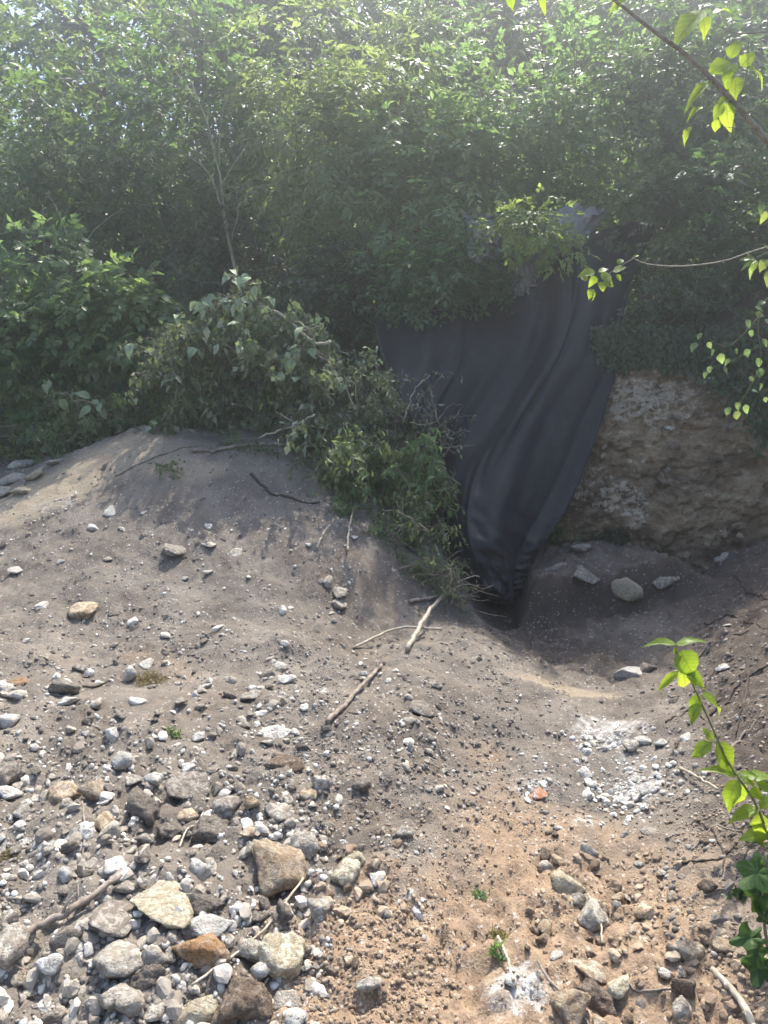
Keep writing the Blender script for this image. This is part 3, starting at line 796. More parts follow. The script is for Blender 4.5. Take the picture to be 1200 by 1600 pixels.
# far rubble left of the mound
for k, (px, py, w, h) in enumerate([(12, 708, 40, 26), (38, 722, 44, 24), (20, 745, 48, 26), (58, 738, 34, 20), (60, 705, 30, 18), (8, 765, 30, 22), (35, 765, 34, 18), (85, 720, 26, 14)]):
    place_rock("stone", ["broad low limestone rock nearest the left edge behind the mound", "second limestone rock from the left in the top row of rubble behind the mound", "wide flat limestone rock in the lower rubble at the left edge", "limestone rock at the right of the lower rubble behind the mound", "third limestone rock in the top row of rubble behind the mound", "lowest limestone rock of the rubble at the left edge behind the mound", "lowest limestone rock but one of the rubble left of the mound", "rightmost limestone rock of the rubble behind the left end of the mound"][k], "stone", px, py, w, h, M['pale' if k % 3 else 'cream'], "rocks behind the left end of the mound", sink=.25)
LANDMARKS = [(432, 1346, "the tan wedge of rock"), (262, 1392, "the big cream slab"), (181, 1494, "the rounded grey-white stone"), (315, 1481, "the orange-brown stone"), (444, 1489, "the yellowish rock"), (541, 1364, "the angular cream stone"),
    (440, 1268, "the grey-white block"), (296, 1214, "the broad grey slab"), (224, 1256, "the dark grey lump"), (100, 1234, "the tan brown stone"), (378, 1552, "the large brown clod"), (127, 947, "the tan boulder on the mound"), (425, 1140, "the white jutting stone"),
    (192, 1186, "the white block in the rubble"), (13, 1121, "the white block at the left edge"), (105, 1070, "the rounded grey stone"), (236, 1064, "the dry moss"), (530, 925, "the pale cluster on the mound"), (662, 1102, "the flat grey-brown stone"), (838, 1235, "the terracotta piece"),
    (885, 1379, "the cream angular block"), (925, 1432, "the leaning stone"), (1070, 1480, "the half-buried tan stone"), (888, 1562, "the beige wedge stone"), (932, 1556, "the round dark clod"), (660, 1478, "the flat brown stone"), (552, 1090, "the straight brown stick"), (90, 1450, "the thick stick"),
    (650, 1410, "the small white patch"), (566, 1220, "the lone grey stone"), (1130, 1560, "the pale split stick"), (172, 797, "the white flake on the mound"), (270, 856, "the low greyish stone"), (367, 862, "the pale flake on the mound"), (986, 1047, "the pale slab in the pit"), (1110, 1180, "the seedling"), (10, 1340, "the yellow moss"), (175, 1290, "the white pebble by the dry root")]
COLW = {'grey': 'grey', 'pale': 'pale', 'white': 'white', 'clodgrey': 'dull grey-brown', 'tan': 'tan', 'clod': 'brown', 'cream': 'cream'}
SEEN = {}
def place_label(px, py, w, mt):
    k = min(LANDMARKS, key=lambda q: (q[0] - px) ** 2 + (q[1] - py) ** 2)
    dx, dy = px - k[0], py - k[1]
    dist = math.hypot(dx, dy)
    if abs(dx) > 2.2 * abs(dy):
        di = "right of" if dx > 0 else "left of"
    elif abs(dy) > 2.2 * abs(dx):
        di = "below" if dy > 0 else "above"
    else:
        di = ("below and " if dy > 0 else "above and ") + ("right of" if dx > 0 else "left of")
    far = "close " if dist < 45 else ("" if dist < 90 else "well ")
    size = "tiny" if w < 13 else "small" if w < 20 else "medium" if w < 29 else "larger"
    return f"{size} {COLW[mt]} stone lying {far}{di} {k[2]}"
FILL = [  # region, count, size range in photo px, materials, label, group
    ((0, 470, 1040, 1215), 40, (12, 26), ['grey', 'pale', 'grey', 'clodgrey', 'white'], "small stone in the grey rubble at the foot of the mound", "small stones at the foot of the mound"),
    ((0, 500, 1215, 1600), 66, (18, 40), ['grey', 'pale', 'pale', 'clodgrey', 'white', 'tan', 'pale'], "small stone in the rubble of the left foreground", "small stones in the left foreground"),
    ((905, 1045, 1135, 1270), 18, (12, 28), ['white', 'white', 'pale'], "small white stone in the pale gravel patch on the path", "stones of the white gravel patch"),
    ((840, 1110, 1300, 1600), 30, (14, 32), ['tan', 'clod', 'tan', 'pale', 'clod'], "small brownish stone in the loose soil of the right foreground", "small stones in the right foreground"),
    ((450, 760, 1050, 1330), 12, (8, 18), ['pale', 'grey', 'pale'], "small pale stone on the slope between mound and path", "small stones between mound and path"),
    ((500, 830, 1330, 1600), 12, (9, 22), ['clod', 'tan', 'pale', 'clod'], "small stone on the brown soil of the middle foreground", "small stones in the middle foreground"),
    ((0, 560, 790, 1040), 18, (9, 17), ['pale', 'grey', 'white'], "small pale pebble on the face of the dirt mound", "pebbles on the mound"),
]
for (x0, x1, y0, y1), cnt, (s0, s1), mts, lab, grp in FILL:
    k = 0; tries = 0
    while k < cnt and tries < cnt * 12:
        tries += 1
        px, py = random.uniform(x0, x1), random.uniform(y0, y1)
        if 'white gravel' in grp and ((px - 975) / 75) ** 2 + ((py - 1205) / 75) ** 2 > 1 and random.random() < .8:
            continue
        g = hit1(px, py); w = s0 + (s1 - s0) * random.random() ** 1.8
        r_ = w / F * g[1] / 2
        if any((g[0] - a) ** 2 + (g[1] - b) ** 2 < (.75 * (c + r_)) ** 2 for a, b, c in STONES):
            continue
        mt = random.choice(mts); cl = mt in ('clod', 'clodgrey')
        place_rock("stone", place_label(px, py, w, mt) if "white gravel" not in grp else lab, "stone", px, py, w, w * random.uniform(.6, .95), M[mt], grp, flat=random.uniform(.55, .9), yaw=random.uniform(0, 6.28), clod=cl and random.random() < .8, sink=random.uniform(.2, .4), pos=g)
        k += 1

def bit_shape(seed):
    d, f = ICO[2]; r = np.random.default_rng(seed)
    nn = nrm(r.normal(size=(9, 3))); dd = r.uniform(.5, 1.0, 9)
    q = np.maximum(d @ nn.T, 1e-3) / dd[None]
    v = d / np.maximum((q ** 30).sum(1) ** (1 / 30), .75)[:, None] * (1 + r.normal(0, .05, (len(d), 1)))
    return v - v.mean(0)
BITS = np.stack([bit_shape(7000 + i) for i in range(24)])
# stones bedded in the cut bank (parts of the bank)
for k in range(34):
    bx_, bz_ = random.uniform(1.5, 3.3), random.uniform(.5, 2.0)
    o = bpy.data.objects.new("stone", random.choice(ROCKS)); COL.objects.link(o); o.parent = bank
    o.material_slots[0].link = 'OBJECT'; o.material_slots[0].material = M[random.choice(['grey', 'tan', 'pale', 'clod', 'tan'])]
    q_ = random.uniform(.02, .06); o.scale = (q_ * random.uniform(1, 1.7), q_ * .8, q_ * random.uniform(.6, 1))
    o.rotation_euler = (random.uniform(-.3, .3), random.uniform(-.5, .5), random.uniform(-.5, .5))
    o.location = (bx_, bank_y(bx_, bz_) + q_ * .25, bz_)
# uncountable gravel and crumbs
def scatter(name, n, boxes, size, mat, label, cat, flat=(.5, .95), sub=1, seed=1, soft=False, bury=-.25):
    r = np.random.default_rng(seed)
    wts = np.array([b[4] for b in boxes], float); wts /= wts.sum()
    ch = r.choice(len(boxes), n, p=wts); bx = np.array([b[:4] for b in boxes], float)[ch]
    ra, rb_ = (r.random(n), r.random(n)) if not soft else (.5 + r.normal(0, .2, n), .5 + r.normal(0, .2, n))
    px = bx[:, 0] + (bx[:, 1] - bx[:, 0]) * ra; py = bx[:, 2] + (bx[:, 3] - bx[:, 2]) * rb_
    g = hit(px, py)
    cl = fbm2(g[:, 0], g[:, 1], .35, 3, seed + 9)
    keep = (r.random(n) < np.clip(.55 + cl * 1.3, .06, 1)) & (g[:, 1] < 9)
    g = g[keep]; n = len(g)
    sz = size[0] * np.exp(r.exponential(size[1], n)); sz = np.minimum(sz, size[2])
    sz = np.maximum(sz, g[:, 1] * .9 / F)          # below about a pixel it is texture
    d, f = ICO[sub]
    V = BITS[r.integers(0, len(BITS), n)] if sub == 2 else d[None] * (1 + r.uniform(-.3, .22, (n, len(d), 1)) * (1 if sub == 1 else .55))
    sc = np.stack([r.uniform(.8, 1.3, n), r.uniform(.7, 1.1, n), r.uniform(flat[0], flat[1], n)], -1)
    V = V * sc[:, None] * sz[:, None, None]
    a = r.uniform(0, 6.28, n); ca, sa = np.cos(a)[:, None], np.sin(a)[:, None]
    V = np.stack([V[..., 0] * ca - V[..., 1] * sa, V[..., 0] * sa + V[..., 1] * ca, V[..., 2]], -1)
    nn = HN(g[:, 0], g[:, 1], .03)
    tl = nn[:, :2] / np.maximum(nn[:, 2:], .75)
    V[..., 2] -= (V[..., 0] * tl[:, None, 0] + V[..., 1] * tl[:, None, 1]) * .6
    steep = nn[:, 2] < .62; V[steep] *= .001
    V = V + (g + np.stack([np.zeros(n), np.zeros(n), -bury * sz], -1))[:, None]
    Fc = f[None] + (np.arange(n) * len(d))[:, None, None]
    o = obj(name, mesh_arrays(name, V.reshape(-1, 3), Fc.reshape(-1, 3), None, sub == 1), mat, kind="stuff")
    return tag(o, label, cat)
def mat_grit(name, ca, cb, cc):
    m, nt, out = new_mat(name)
    geo = N_(nt, "ShaderNodeNewGeometry")
    c = ramp(nt, geo.outputs["Random Per Island"], [(0.0, ca), (0.55, cb), (1.0, cc)])
    nm = bump(nt, noise(nt, geo.outputs["Position"], 160, 3, .7), .6, .004)
    pbsdf(nt, out, c, .95, .15, nm)
    return m
M['grit_rub'] = mat_grit("grit_rubble", (0.20, 0.17, 0.138), (0.345, 0.305, 0.255), (0.58, 0.54, 0.475))
M['grit_soil'] = mat_grit("grit_soil", (0.10, 0.085, 0.07), (0.15, 0.13, 0.11), (0.215, 0.19, 0.163))
M['grit_grey'] = mat_grit("grit_grey", (0.12, 0.10, 0.085), (0.20, 0.175, 0.15), (0.33, 0.305, 0.27))
M['grit_pale'] = mat_grit("grit_pale", (0.34, 0.315, 0.275), (0.47, 0.445, 0.40), (0.62, 0.60, 0.555))
M['grit_brown'] = mat_grit("grit_brown", (0.16, 0.115, 0.08), (0.255, 0.19, 0.136), (0.38, 0.305, 0.225))
scatter("rubble", 4300, [(-250, 500, 1050, 1700, 5), (-750, -250, 1050, 1700, 1.4), (-100, 600, 950, 1100, .6), (400, 700, 1050, 1330, .8)], (.007, .45, .026), M['grit_rub'], "mixed small rubble of grey lumps and limestone bits in the foreground", "rubble", sub=2, seed=20)
scatter("brown_rubble", 520, [(820, 1150, 1330, 1680, 3), (480, 640, 1280, 1500, 1.2)], (.007, .45, .024), M['grit_brown'], "brown lumps of earth and stone in the right foreground", "rubble", sub=2, seed=26)
scatter("mound_clods", 2300, [(-150, 680, 720, 1060, 4), (400, 800, 1000, 1250, 1), (1040, 1260, 950, 1450, .8)], (.008, .42, .030), M['grit_soil'], "lumps of earth half buried in the face of the mound", "soil clods", sub=2, seed=27, bury=.35)
scatter("soil_crumbs", 23000, [(-250, 520, 1010, 1700, 5), (-750, -250, 1010, 1700, 1.2), (-100, 650, 700, 1010, 1.6), (430, 900, 960, 1330, 2.6), (760, 1230, 900, 1150, 1.3), (1040, 1260, 1000, 1500, 1.0)], (.003, .5, .013), M['grit_grey'], "loose grey crumbs of earth covering the mound foot and left foreground", "soil crumbs", seed=21)
scatter("brown_crumbs", 13000, [(480, 1250, 1250, 1700, 5), (1000, 1300, 1050, 1400, .8), (300, 700, 1400, 1700, 1)], (.0022, .5, .009), M['grit_brown'], "loose brown crumbs of soil on the path and right foreground", "soil crumbs", seed=22)
scatter("lime_chips", 7000, [(-700, -200, 1000, 1650, .8), (-200, 520, 1020, 1650, 4), (0, 560, 760, 1020, 1.6), (500, 880, 1050, 1350, 1), (840, 1120, 1120, 1320, .8), (-100, 130, 700, 830, .5)], (.003, .5, .014), M['grit_pale'], "tiny pale lime chips sprinkled over mound and foreground", "gravel", seed=23)
scatter("white_gravel", 1250, [(900, 1070, 1150, 1300, 3), (870, 1010, 1110, 1190, 1), (590, 710, 1375, 1450, .7), (760, 860, 1500, 1600, .3), (800, 870, 1200, 1260, .3)], (.0042, .5, .016), M['grit_pale'], "fine white gravel spilled in a patch on the path", "gravel", sub=2, seed=24, soft=True)

# ------------------------------------------------------------------ black fabric
CGRID = [
    [(585, 490, 8.0), (690, 478, 7.9), (780, 465, 7.8), (850, 428, 7.75), (890, 385, 7.75), (950, 350, 7.8), (1040, 330, 7.95)],
    [(590, 532, 7.7), (700, 522, 7.62), (790, 512, 7.6), (845, 490, 7.5), (893, 455, 7.35), (940, 432, 7.35), (990, 440, 7.5)],
    [(602, 572, 7.45), (700, 572, 7.4), (775, 568, 7.45), (825, 562, 7.40), (872, 545, 7.05), (922, 535, 7.05), (968, 562, 7.2)],
    [(618, 612, 7.25), (675, 628, 7.2), (732, 634, 7.28), (778, 642, 7.15), (822, 640, 6.82), (880, 642, 6.85), (940, 662, 6.98)],
    [(640, 655, 7.05), (668, 684, 7.0), (696, 700, 7.05), (728, 722, 6.85), (784, 728, 6.58), (845, 742, 6.62), (902, 762, 6.75)],
    [(664, 720, 6.85), (678, 742, 6.75), (692, 766, 6.7), (716, 792, 6.5), (760, 808, 6.32), (815, 822, 6.38), (862, 832, 6.52)],
    [(684, 795, 6.7), (690, 812, 6.55), (698, 832, 6.45), (722, 852, 6.26), (760, 866, 6.16), (800, 878, 6.22), (834, 884, 6.38)],
    [(712, 880, 6.6), (722, 898, 6.45), (734, 912, 6.34), (752, 924, 6.22), (772, 930, 6.16), (800, 922, 6.2), (826, 904, 6.36)],
    [(716, 905, 6.8), (728, 922, 6.62), (742, 936, 6.5), (758, 946, 6.4), (776, 950, 6.35), (806, 941, 6.38), (828, 922, 6.5)],
]
def sheet(grid, nu, nv):
    g = np.array([[P(*c) for c in row] for row in grid])          # rows, cols, 3
    rows = np.stack([curve(g[i], nu) for i in range(len(g))])      # rows, nu
    return np.stack([curve(rows[:, j], nv) for j in range(nu)], 1)  # nv, nu, 3
def grid_faces(nv, nu):
    i = np.arange(nv * nu).reshape(nv, nu)
    return np.stack([i[:-1, :-1], i[1:, :-1], i[1:, 1:], i[:-1, 1:]], -1).reshape(-1, 4)
nu, nv = 150, 190
C3 = sheet(CGRID, nu, nv)
U, V = np.meshgrid(np.linspace(0, 1, nu), np.linspace(0, 1, nv))
fold = np.zeros_like(U)
fr = U + fbm2(U * 2.2, V * 1.1, 1.0, 3, 3) * .10
fold += fbm2(fr * 5.5, V * .9, 1.0, 2, 7) * .16 * smooth(1.05, .75, V) + (np.abs(fbm2(fr * 6 + V * .8, V * 1.2, 1.0, 2, 8)) - .3) * .21 + fbm2(fr * 14, V * 3.2, 1.0, 2, 12) * .012
low = smooth(.5, .85, V)
fold += low * (np.abs(fbm2(U * 2.0 + V * 1.5, V * 5 - U * 1.2, .5, 3, 19)) - .3) * .17
fold += fbm2(U * 4, V * 6, .5, 3, 29) * .010
cr = np.abs(fbm2(U * 7 + V * 3, V * 9 - U * 2, 1.0, 3, 61))
cr2 = np.abs(fbm2(fr * 4.2 + .3, V * .8, 1.0, 1, 67))
fold += .07 * np.exp(-cr2 / .06)
fold += -.06 * np.exp(-((U - (.50 + .05 * np.sin(V * 3))) / .04) ** 2) * smooth(.12, .3, V) * smooth(.8, .6, V)
C3 = C3 - np.stack([np.zeros_like(fold), fold, np.zeros_like(fold)], -1)
C3[..., 2] += fold * .15
cl = obj("fabric_sheet", mesh_arrays("fabric_sheet", C3.reshape(-1, 3), grid_faces(nv, nu)), M['cloth'])
md = cl.modifiers.new("thickness", 'SOLIDIFY'); md.thickness = .004; md.offset = -1
tag(cl, "large black fabric sheet draped over the earth bank and hanging into the pit", "fabric sheet")
# pale plastic film caught at the top of the fabric
FILMS = [
    ([[(732, 345, 7.75), (752, 340, 7.7), (772, 350, 7.8)], [(735, 375, 7.7), (756, 372, 7.6), (776, 380, 7.75)], [(738, 402, 7.7), (758, 405, 7.62), (776, 410, 7.72)]], "bluish grey flap of plastic film among the leaves left of the fabric top"),
    ([[(845, 345, 7.75), (895, 328, 7.7), (950, 325, 7.75)], [(838, 385, 7.7), (880, 372, 7.58), (930, 352, 7.7)], [(815, 425, 7.68), (852, 408, 7.55), (890, 388, 7.66)]], "pale crumpled plastic film lying along the top edge of the black fabric"),
    ([[(792, 400, 7.75), (815, 395, 7.65), (838, 392, 7.7)], [(800, 432, 7.7), (822, 428, 7.58), (842, 415, 7.66)], [(808, 462, 7.68), (828, 455, 7.56), (836, 440, 7.62)]], "small pale ribbed strip of plastic film under the shrub beside the fabric"),
]
for gi, (gr, lab) in enumerate(FILMS):
    c3 = sheet(gr, 34, 34)
    uu, vv = np.meshgrid(np.linspace(0, 1, 34), np.linspace(0, 1, 34))
    c3[..., 1] += fbm2(uu * 3 + gi * 7, vv * 1.4, .35, 3, gi + 40) * .06
    c3[..., 2] += fbm2(uu * 2 + gi * 3, vv * 2, .4, 2, gi + 50) * .03
    edge = np.maximum(np.abs(uu - .5), np.abs(vv - .5)) * 2
    c3[..., 0] += edge ** 3 * fbm2(uu * 5, vv * 5, .4, 3, gi + 70) * .12; c3[..., 2] += edge ** 3 * fbm2(uu * 5 + 9, vv * 5, .4, 3, gi + 80) * .12
    o = obj("plastic_film", mesh_arrays("plastic_film", c3.reshape(-1, 3), grid_faces(34, 34)), M['film'])
    md = o.modifiers.new("thickness", 'SOLIDIFY'); md.thickness = .002
    tag(o, lab, "plastic film", "scraps of plastic film at the fabric top")

# ------------------------------------------------------------------ shrubs and trees
def sprigs(pos, D, Nn, L, k, leafL, leafW, ang=55, droop=.25):
    """compound leaves: k leaflets along a rachis of length L"""
    n = len(pos)
    D = nrm(D); S = nrm(np.cross(D, Nn)); Nn = np.cross(S, D)
    t = np.linspace(.25, 1, k)
    side = np.where(np.arange(k) % 2 == 0, 1.0, -1.0); side[-1] = 0
    a = np.radians(ang + rng.normal(0, 12, (n, k))); a[:, -1] = 0
    base = pos[:, None] + D[:, None] * (t[None, :, None] * L[:, None, None]); base[..., 2] -= droop * (t[None] ** 2) * L[:, None]
    ld = D[:, None] * np.cos(a)[..., None] + S[:, None] * (np.sin(a) * side)[..., None]
    ld[..., 2] -= droop * (.4 + .6 * t)[None]
    ln = Nn[:, None] + rng.normal(0, .28, (n, k, 3))
    ll = leafL * rng.uniform(.7, 1.2, (n, k)); lw = leafW * ll / leafL * rng.uniform(.85, 1.15, (n, k))
    return base.reshape(-1, 3), ld.reshape(-1, 3), ln.reshape(-1, 3), ll.ravel(), lw.ravel()
NLEAF = 0
def shrub(name, label, cat, px, py, hw, hh, d, clumps, mat, leafL=.11, leafW=.052, k=5, per=11, stems=4, clump_r=.24, group=None, base_xy=None, droop=.3, up=.75, bark='bark', stem_r=.022, fill=.45, deep=.8, skirt=.0):
    global NLEAF
    C = P(px, py, d); rx = hw / F * d; rz = hh / F * d; ry = min(rx, rz) * deep
    bx, by = (C[0] + random.uniform(-.2, .2) * rx, C[1] + .5 * ry) if base_xy is None else base_xy
    by = max(by, 0.5)
    bz = float(H(bx, by)) - .06
    base = np.array([bx, by, bz])
    root = thing(name, label, cat, base, group)
    dirs = nrm(rng.normal(size=(clumps, 3)) * np.array([1, 1, 1]))
    dirs[:, 1] = np.where(rng.random(clumps) < .7, -np.abs(dirs[:, 1]), dirs[:, 1])
    rad = rng.random(clumps) ** fill
    rad = np.where(rng.random(clumps) < .16, rng.uniform(1.0, 1.32, clumps), rad)
    lump = 1 + .42 * vnoise(dirs * 2.4 + px * .01, 5)
    cc = C + dirs * (rad * lump)[:, None] * np.array([rx, ry, rz])
    if skirt:
        cc[:, 2] -= skirt * rng.random(clumps) ** 2
    gz = H(cc[:, 0], cc[:, 1]); cc[:, 2] = np.maximum(cc[:, 2], gz + .12)
    # wood
    tr = MB(); br = MB(); sp_pts = []
    for s in range(stems):
        tgt = C + np.array([rng.uniform(-.65, .65) * rx, rng.uniform(-.5, .4) * ry, rng.uniform(.1, .85) * rz])
        m1 = base + (tgt - base) * .45 + np.array([rng.uniform(-.2, .2), rng.uniform(-.15, .15), .15]) * max(.4, rx)
        st = base + np.array([rng.uniform(-.12, .12), rng.uniform(-.12, .12), -.02])
        c = curve([st, m1, tgt], 14, .012 * max(rx, .5))
        tr.tube(c, stem_r * rng.uniform(.7, 1.3), .006, 7)
        sp_pts.append(c[4:])
    sp_pts = np.concatenate(sp_pts)
    for q in cc:
        e = np.linalg.norm(sp_pts - q, axis=1) + np.maximum(sp_pts[:, 2] - q[2], 0) * .8
        a = sp_pts[np.argmin(e)]
        mid = (a + q) / 2 + np.array([0, 0, .12]) * np.linalg.norm(q - a) + rng.normal(0, .04, 3)
        br.tube(curve([a, mid, q], 6), .0065, .002, 4, cap=False)
    obj("trunk", tr.mesh("trunk", base), M[bark], root)
    obj("branch", br.mesh("branch", base), M[bark], root, kind="stuff")
    # leaves
    n = clumps * per
    ci = np.repeat(np.arange(clumps), per)
    sz = rng.uniform(.65, 1.35, clumps)[ci]
    off = rng.normal(0, 1, (n, 3)); off = off / np.maximum(1, np.linalg.norm(off, axis=1, keepdims=True) / 1.6)
    pos = cc[ci] + off * (clump_r * .78 * sz)[:, None] * np.array([1.1, .95, .50])
    outw = nrm(pos - C + np.array([0, 0, -.1]))
    D = nrm(outw * .65 + nrm(off) * .45 + rng.normal(0, .45, (n, 3)) + np.array([0, -.15, -.12]))
    Nn = np.array([0, -.45, up]) + outw * .3 + rng.normal(0, .25, (n, 3))
    Lr = leafL * rng.uniform(1.3, 2.4, n) * (k / 7)
    b_, d_, n_, l_, w_ = sprigs(pos, D, Nn, Lr, k, leafL, leafW, droop=droop)
    v, f, var = leaf_cloud(b_, d_, n_, l_, w_)
    NLEAF += len(l_)
    obj("crown", mesh_arrays("crown", v - base, f, {"var": var}, False), M[mat], root, kind="stuff")
    return root
SH = [
 # name, label, category, px, py, hw, hh, depth, clumps, material, options
 ("tree", "tall yellow-green tree at the upper left with sky showing through it", "tree", 130, 80, 210, 130, 13.0, 60, 'leaf_sun', dict(leafL=.12, leafW=.06, k=6, per=11, stems=3, clump_r=.42, stem_r=.07, fill=.5)),
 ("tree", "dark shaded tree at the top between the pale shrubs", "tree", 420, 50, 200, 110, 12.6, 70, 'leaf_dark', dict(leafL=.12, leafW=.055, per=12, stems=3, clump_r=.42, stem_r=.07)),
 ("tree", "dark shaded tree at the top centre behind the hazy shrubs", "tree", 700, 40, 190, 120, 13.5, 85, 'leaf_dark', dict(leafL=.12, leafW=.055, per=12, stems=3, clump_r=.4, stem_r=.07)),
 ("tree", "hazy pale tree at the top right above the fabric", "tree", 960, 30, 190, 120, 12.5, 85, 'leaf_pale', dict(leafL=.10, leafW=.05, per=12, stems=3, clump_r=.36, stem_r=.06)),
 ("tree", "hazy tree at the upper right corner of the bank top", "tree", 1230, 40, 170, 140, 12.0, 85, 'leaf_mid', dict(leafL=.10, leafW=.05, per=12, stems=3, clump_r=.36, stem_r=.06)),
 ("shrub", "broad mid-green shrub filling the left side above the dark hollow", "shrub", 110, 260, 190, 180, 10.0, 150, 'leaf_mid', dict(per=12, stems=5, clump_r=.26, skirt=.6)),
 ("shrub", "light green shrub at the left edge above the left end of the mound", "shrub", 40, 520, 125, 130, 8.1, 85, 'leaf_pale', dict(leafL=.10, leafW=.058, k=5, per=12, clump_r=.22, skirt=.1)),
 ("shrub", "dense large-leaved shrub just left of the brush pile", "shrub", 195, 500, 95, 75, 8.0, 60, 'leaf_pale', dict(leafL=.11, leafW=.07, k=5, per=11, clump_r=.2)),
 ("shrub", "fine-leaved shrub behind the bare slender sapling", "shrub", 345, 190, 130, 165, 10.0, 95, 'leaf_mid', dict(per=12, clump_r=.25)),
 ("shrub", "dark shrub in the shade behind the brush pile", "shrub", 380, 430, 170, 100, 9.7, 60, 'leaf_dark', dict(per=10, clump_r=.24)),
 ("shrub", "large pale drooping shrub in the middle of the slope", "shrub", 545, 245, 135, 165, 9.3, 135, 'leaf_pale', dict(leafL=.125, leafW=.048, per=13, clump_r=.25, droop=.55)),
 ("shrub", "small pale bushy top standing out above the middle shrubs", "shrub", 655, 70, 70, 70, 10.2, 32, 'leaf_pale', dict(leafL=.10, leafW=.036, per=13, clump_r=.26, droop=.5)),
 ("shrub", "dense green shrub right of the middle shrub and above the fabric", "shrub", 700, 285, 130, 150, 8.9, 115, 'leaf_pale', dict(leafL=.115, leafW=.052, per=13, clump_r=.24, droop=.4)),
 ("shrub", "low shrub overhanging the left half of the black fabric", "shrub", 690, 435, 125, 70, 8.05, 80, 'leaf_mid', dict(leafL=.085, leafW=.044, per=13, clump_r=.17, skirt=.12)),
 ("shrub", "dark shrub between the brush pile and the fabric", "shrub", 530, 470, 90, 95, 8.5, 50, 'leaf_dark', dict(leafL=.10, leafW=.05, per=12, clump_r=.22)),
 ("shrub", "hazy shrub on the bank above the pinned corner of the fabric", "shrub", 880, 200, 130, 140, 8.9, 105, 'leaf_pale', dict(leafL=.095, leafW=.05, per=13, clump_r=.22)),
 ("shrub", "shrub at the right of the bank top with small leaves", "shrub", 1080, 170, 140, 150, 8.6, 105, 'leaf_mid', dict(leafL=.095, leafW=.052, per=13, clump_r=.22)),
 ("shrub", "dark trailing shrub at the right edge of the bank", "shrub", 1150, 380, 130, 120, 7.9, 90, 'leaf_mid', dict(leafL=.065, leafW=.04, k=5, per=13, clump_r=.18, skirt=.3)),
 ("shrub", "leafy trailing shrub covering the pinned top corner of the black fabric", "shrub", 1060, 285, 85, 45, 7.7, 44, 'leaf_mid', dict(leafL=.075, leafW=.042, per=12, clump_r=.15, stems=3, stem_r=.012, base_xy=(2.8, 8.4))),
 ("shrub", "leaf clump with sunlit tips over the plastic film", "shrub", 835, 362, 62, 40, 7.4, 22, 'leaf_sun', dict(leafL=.07, leafW=.036, per=10, clump_r=.13, stems=3, stem_r=.01, base_xy=(1.5, 8.3))),
 ("shrub", "tuft of bluish leaves beside the right edge of the fabric top", "shrub", 1040, 480, 70, 70, 7.4, 30, 'leaf_dark', dict(leafL=.06, leafW=.034, k=5, per=11, clump_r=.15, stems=3, stem_r=.01, base_xy=(2.9, 7.9))),
 ("tree", "far tree behind the left edge shrubs", "tree", -60, 90, 200, 230, 18, 80, 'leaf_mid', dict(leafL=.25, leafW=.13, k=5, per=13, stems=3, clump_r=.66, stem_r=.08)),
 ("tree", "far tree behind the yellow-green tree", "tree", 150, 130, 190, 230, 19, 70, 'leaf_mid', dict(leafL=.25, leafW=.13, k=5, per=13, stems=3, clump_r=.66, stem_r=.08)),
 ("tree", "far dark tree behind the slender sapling", "tree", 330, 50, 190, 240, 18.5, 140, 'leaf_dark', dict(leafL=.25, leafW=.13, k=5, per=13, stems=3, clump_r=.66, stem_r=.08)),
 ("tree", "far dark tree behind the middle shrubs", "tree", 540, 20, 200, 240, 18, 150, 'leaf_dark', dict(leafL=.25, leafW=.13, k=5, per=13, stems=3, clump_r=.66, stem_r=.08)),
 ("tree", "far hazy tree behind the shrubs above the fabric", "tree", 800, 0, 210, 250, 17.5, 150, 'leaf_dark', dict(leafL=.25, leafW=.13, k=5, per=13, stems=3, clump_r=.66, stem_r=.08)),
 ("tree", "far hazy tree behind the upper right shrubs", "tree", 1080, -10, 230, 250, 17, 150, 'leaf_mid', dict(leafL=.25, leafW=.13, k=5, per=13, stems=3, clump_r=.66, stem_r=.08)),
 ("shrub", "shrub at the left edge beyond the broad green shrub", "shrub", -160, 330, 170, 260, 10.2, 80, 'leaf_mid', dict(per=11, clump_r=.3)),
]
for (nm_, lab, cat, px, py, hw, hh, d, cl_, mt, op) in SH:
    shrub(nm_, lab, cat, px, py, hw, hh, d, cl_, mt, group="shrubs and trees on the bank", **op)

# creeping leaves over the steep bank (uncountable)
def creeping(name, n, boxes, d0, mat, leafL, leafW, label, seed):
    r = np.random.default_rng(seed)
    wts = np.array([b[4] for b in boxes], float); wts /= wts.sum()
    ch = r.choice(len(boxes), n, p=wts); bx = np.array([b[:4] for b in boxes], float)[ch]
    x = bx[:, 0] + (bx[:, 1] - bx[:, 0]) * r.random(n); y = bx[:, 2] + (bx[:, 3] - bx[:, 2]) * r.random(n)
    keep = fbm2(x, y, .5, 3, seed) + r.uniform(-.35, .35, n) > d0
    x, y = x[keep], y[keep]; n = len(x)
    nn = HN(x, y, .12); z = H(x, y)
    pos = np.stack([x, y, z], -1) + nn * (r.uniform(.02, .22, n) * leafL / .075)[:, None]
    D = nrm(np.array([0, -.5, -.75]) + r.normal(0, .5, (n, 3)))
    Nn = nn * .7 + np.array([0, -.2, .55]) + r.normal(0, .3, (n, 3))
    v, f, var = leaf_cloud(pos, D, Nn, leafL * r.uniform(.6, 1.3, n), leafW * r.uniform(.6, 1.3, n))
    return tag(obj(name, mesh_arrays(name, v, f, {"var": var}, False), M[mat], kind="stuff"), label, "creeper")
creeping("undergrowth", 46000, [(-12, -1, 10.2, 24, 4), (-1, 12, 9.5, 24, 4)], -.5, 'leaf_mid', .21, .12, "dense leafy undergrowth covering the hillside behind the shrubs", 60)
